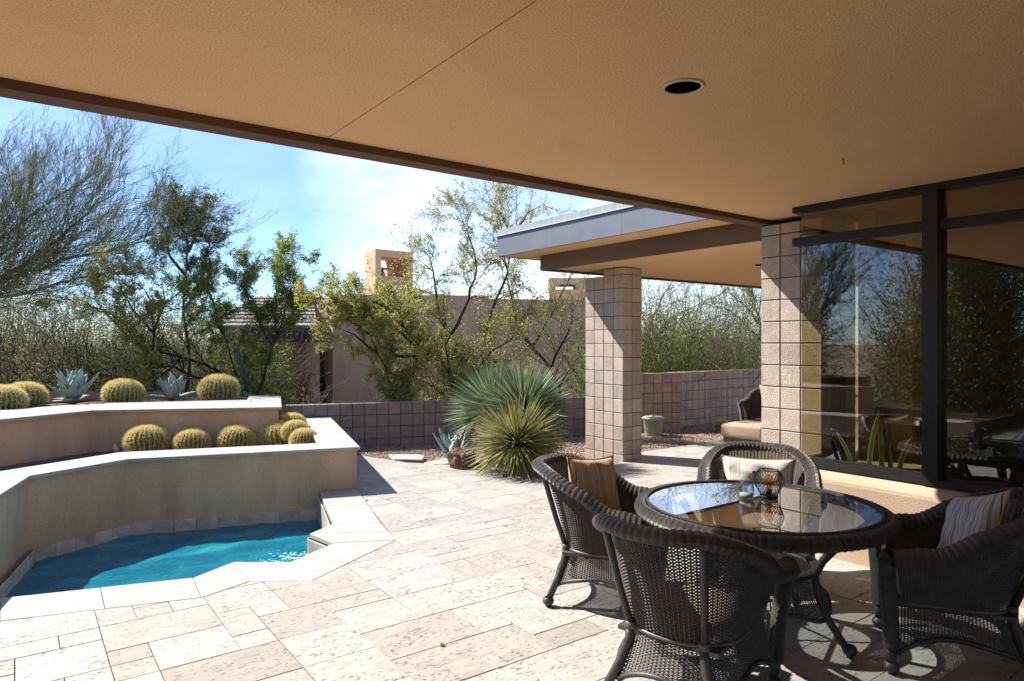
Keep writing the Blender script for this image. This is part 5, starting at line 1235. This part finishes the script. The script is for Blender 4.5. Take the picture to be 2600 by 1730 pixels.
tree('mesquite with twisted dark limbs just behind the low grey block wall',
     [[(1045,1016), (1036,990), (1052,940), (1062,900), (1045,860), (1025,830), (1012,790)], [(1062,905), (1010,905,-.1), (985,885,-.1), (975,850,-.2), (940,800,-.3)], [(1045,870), (1000,830,.2), (960,800,.3), (920,770,.3)], [(1030,840), (1040,815,.3), (1030,785,.4)], [(1010,1016), (985,960,-.3), (960,900,-.3), (940,850,-.4), (880,810,-.4), (820,790,-.4)], [(1025,830), (960,770,-.3), (880,750,-.3), (830,760,-.3)], [(960,900,-.3), (900,850,-.5), (850,830,-.5)]],
     dict(MQ, L=.82, lc=1.35, **{'from': .25}), .085, M['bark'], M['twig'], M['lf_olive'], 2.2, .040, .12, 15, 'mesquite_tree', 52000, 1, 12.8)
tree('taller thin-leaved mesquite behind the blue-green yuccas with twigs high against the cloud',
     [[(1146,1016), (1148,960), (1140,925), (1130,880), (1145,850), (1128,830)], [(1146,950), (1120,905,.2), (1070,888,.3), (1040,870,.3)], [(1190,960), (1210,920,.2), (1235,880,.3), (1230,840,.3), (1205,800,.4)], [(1200,950), (1250,890,-.2), (1310,850,-.3), (1340,800,-.3), (1355,750,-.3)], [(1128,830), (1110,760,.2), (1100,690,.2), (1085,620,.3)], [(1145,850), (1190,760,.2), (1210,680,.3), (1190,600,.3), (1165,530,.4)], [(1235,850), (1260,760,.3), (1290,690,.3), (1270,600,.3), (1255,530,.3)]],
     dict(MQ, L=1.0, lc=1.4, up=[.05,.05,.03]), .085, M['bark'], M['twig'], M['lf_olive'], 1.3, .040, .12, 16, 'mesquite_tree', 40000, .75, 13.2)
tree('sparse high tree whose bare top rises over the corner roof',
     [[(1420,985), (1395,930), (1350,880), (1320,840), (1300,760), (1290,680), (1300,580)], [(1300,600), (1340,540,.3), (1380,520,.4)], [(1300,600), (1270,540,.3), (1240,500,.4)], [(1350,880), (1400,800,.3), (1440,720,.5), (1470,650,.5)], [(1400,930), (1440,850,-.3), (1460,780,-.3)]],
     dict(BARE, L=1.05, lc=1.1), .085, M['bark'], M['twig'], M['lf_olive'], 1.6, .043, .10, 17, 'mesquite_tree', 12000, .5, 15)
tree('bare branching tree seen between the two pillars against the sky',
     [[(1600,960), (1640,900), (1680,830), (1740,790), (1800,760)], [(1640,900), (1660,800,.3), (1690,740,.3), (1720,690,.3)], [(1680,830), (1740,850,.3), (1790,830,.4)]],
     BARE, .11, M['bark'], M['twig'], M['lf_olive'], 1, .04, .05, 18, 'mesquite_tree', 1500, .2, 19)
tree('dark twiggy tree with a few yellow leaves touching the near pillar',
     [[(1960,960), (1940,880), (1925,800), (1905,740), (1880,690)], [(1940,870), (1880,810,.3), (1840,780,.3)], [(1925,820), (1895,780,-.3), (1870,760,-.3)]],
     dict(BARE, L=1.1, lc=1.2), .13, M['bark'], M['twig'], leaf_mat('yellow_leaf', [(0,(.42,.34,.06)),(1,(.55,.45,.10))], .5), 1, .07, .06, 19, 'mesquite_tree', 1800, .3, 18)
tree('fallen dark trunk arching over the ground behind the right agave',
     [[(640,1000), (575,955), (520,925), (460,905), (410,895), (340,850), (270,790), (240,760)], [(575,955), (500,960,-.3), (440,930,-.4), (330,940,-.4)], [(460,905), (400,960,.4), (300,930,.5), (200,950,.5)]],
     dict(BARE, L=.8, lc=1.3, **{'from': .25}), .10, M['bark'], M['bark'], M['lf_dark'], 1, .04, .06, 20, 'fallen_tree', 9000, .6, 14.2)
# off-frame trees to the left: they stand on in the garden and show in the window glass
off_pv, _t = tree('palo verde left of the photo, mirrored in the window glass', [[(-1100,1010), (-1080,860), (-1040,720), (-1000,560)], [(-1080,860), (-1180,700), (-1230,560)], [(-1080,860), (-960,740), (-880,620)], [(-1040,720), (-1100,600), (-1110,480)]],
     dict(PV, L=1.9), .12, M['barkgreen'], MATS['green_twig'], M['lf_dark'], 2, .05, .06, 33, 'palo_verde_tree', 12000, .6, 9.5)

OFF = 1
def bush(label, c, dims, n, mat, twm, seed, name='bush', size=.06, nst=60, clumps=26):
    rs = np.random.default_rng(seed); random.seed(seed); e = empty(name, c, label, 'bush')
    n = int(n*1.9) if name == 'bush' else n; size = size*.66 if name == 'bush' else size
    dx, dy, dz = dims; cc = rs.normal(0, .42, (clumps,3)); cc[:,2] = np.abs(cc[:,2]); nrm_ = np.linalg.norm(cc, axis=1, keepdims=True); cc = cc/np.maximum(1, nrm_/.95)
    P = cc[rs.integers(0,clumps,n)] + rs.normal(0,.17,(n,3)); P = P*np.array([dx/2,dy/2,dz]); P[:,2] = np.abs(P[:,2])
    a = rs.normal(size=(n,3)); a /= np.linalg.norm(a,axis=1,keepdims=True); b = np.cross(a, rs.normal(size=(n,3))); b /= np.linalg.norm(b,axis=1,keepdims=True)
    L_ = size*rs.uniform(.6,1.4,(n,1)); W_ = L_*.42; ca, sa = math.cos(-YAW), math.sin(-YAW)
    P = np.stack([P[:,0]*ca-P[:,1]*sa, P[:,0]*sa+P[:,1]*ca, P[:,2]], 1)
    V = np.stack([P-a*L_*.5, P+b*W_*.5, P+a*L_*.5, P-b*W_*.5], 1).reshape(-1,3)
    link('foliage', np_mesh('foliage', V, np.arange(n*4).reshape(-1,4), mat), e, kind='stuff')
    T_ = Tree(); T_.tm = twm
    pr = dict(n=[5,4], wob=[.2,.25], up=[.03,.0], ch=[1.6,0], ang=[.8,.8], ratio=[.5,.4], rr=[.5,.5])
    for k in range(nst):
        a_ = frand()*6.283; r_ = frand()**.5*.35; q = Vector(((r_*math.cos(a_)*dx*ca - r_*math.sin(a_)*dy*sa), (r_*math.cos(a_)*dx*sa + r_*math.sin(a_)*dy*ca), 0)); d = Vector((q.x*.9, q.y*.9, dz*.6+.3)).normalized()
        T_.grow(q*.4, d, dz*(.7+.5*frand()), .011, 0, pr)
    T_.wood(e, twm); return e
def bat(px, d, z=-.6): p = at(px, 872, d); return Vector((p.x, p.y, z))
bush('dark tangled brush at the left edge of the photo behind the barrel cacti', bat(60,15), (4.2,2.5,2.7), 16000, M['lf_grey'], M['twig'], 41, size=.07, nst=110)
bush('dark green brush behind the left agave', bat(250,15.5), (3.4,2.2,2.3), 15000, M['lf_dark'], M['bark'], 42, size=.06, nst=110)
bush('dark brush under the fallen trunk', bat(400,15.8), (2.6,2.0,2.2), 11000, M['lf_dark'], M['bark'], 43, size=.06, nst=90)
bush('grey-green brush left of the vine-covered wing', bat(560,18), (3.0,2.0,2.6), 13000, M['lf_grey'], M['twig'], 44, size=.07, nst=90)
bush('tall grey brush far behind the palo verde', bat(-60,19), (6,3,4.0), 18000, M['lf_grey'], M['twig'], 45, size=.09, nst=120)
bush('low grey-green brush far behind the olive-leaved tree', bat(300,21), (6,3,3.2), 16000, M['lf_grey'], M['twig'], 46, size=.09, nst=100)
bush('leafy green vine under the dark fascia of the wing', bat(690,18.4), (1.7,1.2,2.1), 9000, M['lf_green'], M['twig'], 47, 'vine', .06, 40)
bush('darker green vine hanging in the shade under the fascia beside the window slot', bat(745,20.2), (1.1,.8,2.2), 5000, M['lf_dark'], M['twig'], 48, 'vine', .06, 30)
M['deadleaf'] = leaf_mat('dead_brown_leaf', [(0,(.22,.09,.05)),(.6,(.34,.16,.09)),(1,(.40,.26,.15))], .3)
bush('dried brown shrub with bare stalks above the low grey block wall', bat(783,14.5,-.4), (.75,.6,1.25), 260, M['deadleaf'], M['twig'], 49, 'dried_shrub', .09, 26, 8)
pc = MB().tube([tuple(at(600,885,13.2)), tuple(at(612,930,13.2)), tuple(at(632,1002,13.2))], .045, 8).obj('grey_post', pbr('grey_post', (.09,.11,.11), .7), None, True); tag(pc, 'leaning grey post beside the green leaning tree', 'post')
for k, (px, d, w_, hgt, m_, lb) in enumerate([(1640,15.7,2.2,3.1,'lf_lush','bright green bush just right of the far pillar'), (1760,16.3,2.8,3.2,'lf_lush','bright green bush in the middle of the wall top between the pillars'), (1890,17.1,2.6,3.0,'lf_lush','bright green bush next to the near pillar'), (1745,19,4.2,3.9,'lf_olive','taller yellowish bush behind the bright green ones'), (1560,16.5,2.4,3.0,'lf_green','green bush hidden mostly behind the far pillar')]):
    bush(lb, bat(px,d,-.4), (w_,1.3,hgt), 17000, M[m_], M['twig'], 50+k, size=.06, nst=70, clumps=60)
bush('thin green brush at the foot of the mesquites behind the low grey wall', bat(1120,14.2), (2.6,1.2,1.9), 3000, M['lf_green'], M['twig'], 61, size=.05, nst=40)
bush('thin brown-green brush behind the yuccas', bat(1290,15), (2.4,1.4,2.0), 4500, M['lf_olive'], M['twig'], 62, size=.05, nst=60)
bush('distant grey-green brush on the horizon behind the wing', bat(620,40,-.6), (16,4,4.0), 12000, M['lf_grey'], M['twig'], 63, size=.16, nst=30)
bush('distant brush on the horizon between the pillars', bat(1760,42,-.6), (18,4,3.6), 12000, M['lf_dark'], M['twig'], 64, size=.16, nst=30)
M['flower'] = pbr('red_flower', (.75,.03,.02), .5)
fl = MB()
for k in range(7):
    p = at(643+rr.uniform(-3,3), 884+rr.uniform(-3,3), 17.6); fl.add([(p.x-.02,p.y,p.z),(p.x+.02,p.y,p.z-.015),(p.x+.02,p.y+.01,p.z+.02),(p.x-.01,p.y+.01,p.z+.03)], [(0,1,2,3)])
tag(fl.obj('red_flower', M['flower']), 'small red blossom in front of the dark fascia', 'flower')

# garden left of the photo: it stands in the window's mirror image
for k, (x, y, w_, h_) in enumerate([(-8,-2,6,4.4),(-8.5,2.5,6,5.2),(-8,7,6,5.0),(-7,12,6,4.8),(-13,4,9,6.6)]):
    bush(['dark brush well left of the photo, the nearest to the house','dense dark brush left of the photo beyond the paving','dark brush left of the photo level with the pool','dark brush left of the photo level with the upper planter','tall dark brush farthest left of the photo'][k], Vector((x,y,-.6)), (w_,3.5,h_), 34000, M['lf_dark'] if k % 2 else M['lf_grey'], M['twig'], 80+k, size=.13, nst=110, clumps=120)

bush('wide tall grey-green brush closing the view behind the fallen trunk', bat(180,23), (11,3,4.3), 26000, M['lf_grey'], M['twig'], 71, size=.10, nst=130, clumps=60)
bush('dense green brush closing the view left of the neighbouring wing', bat(520,24), (6,3,3.4), 16000, M['lf_dark'], M['twig'], 72, size=.09, nst=80, clumps=40)

for k, (x, y, rz, lb) in enumerate([(-6.2,9.8,1.9,'bare-twigged palo verde left of the photo, level with the upper planter'), (-6.8,6.0,4.0,'bare-twigged palo verde left of the photo, level with the pool')]):
    c = copy_tree(off_pv); c['label'] = lb; c.location = (x, y, -.66); c.rotation_euler = (0, 0, rz)
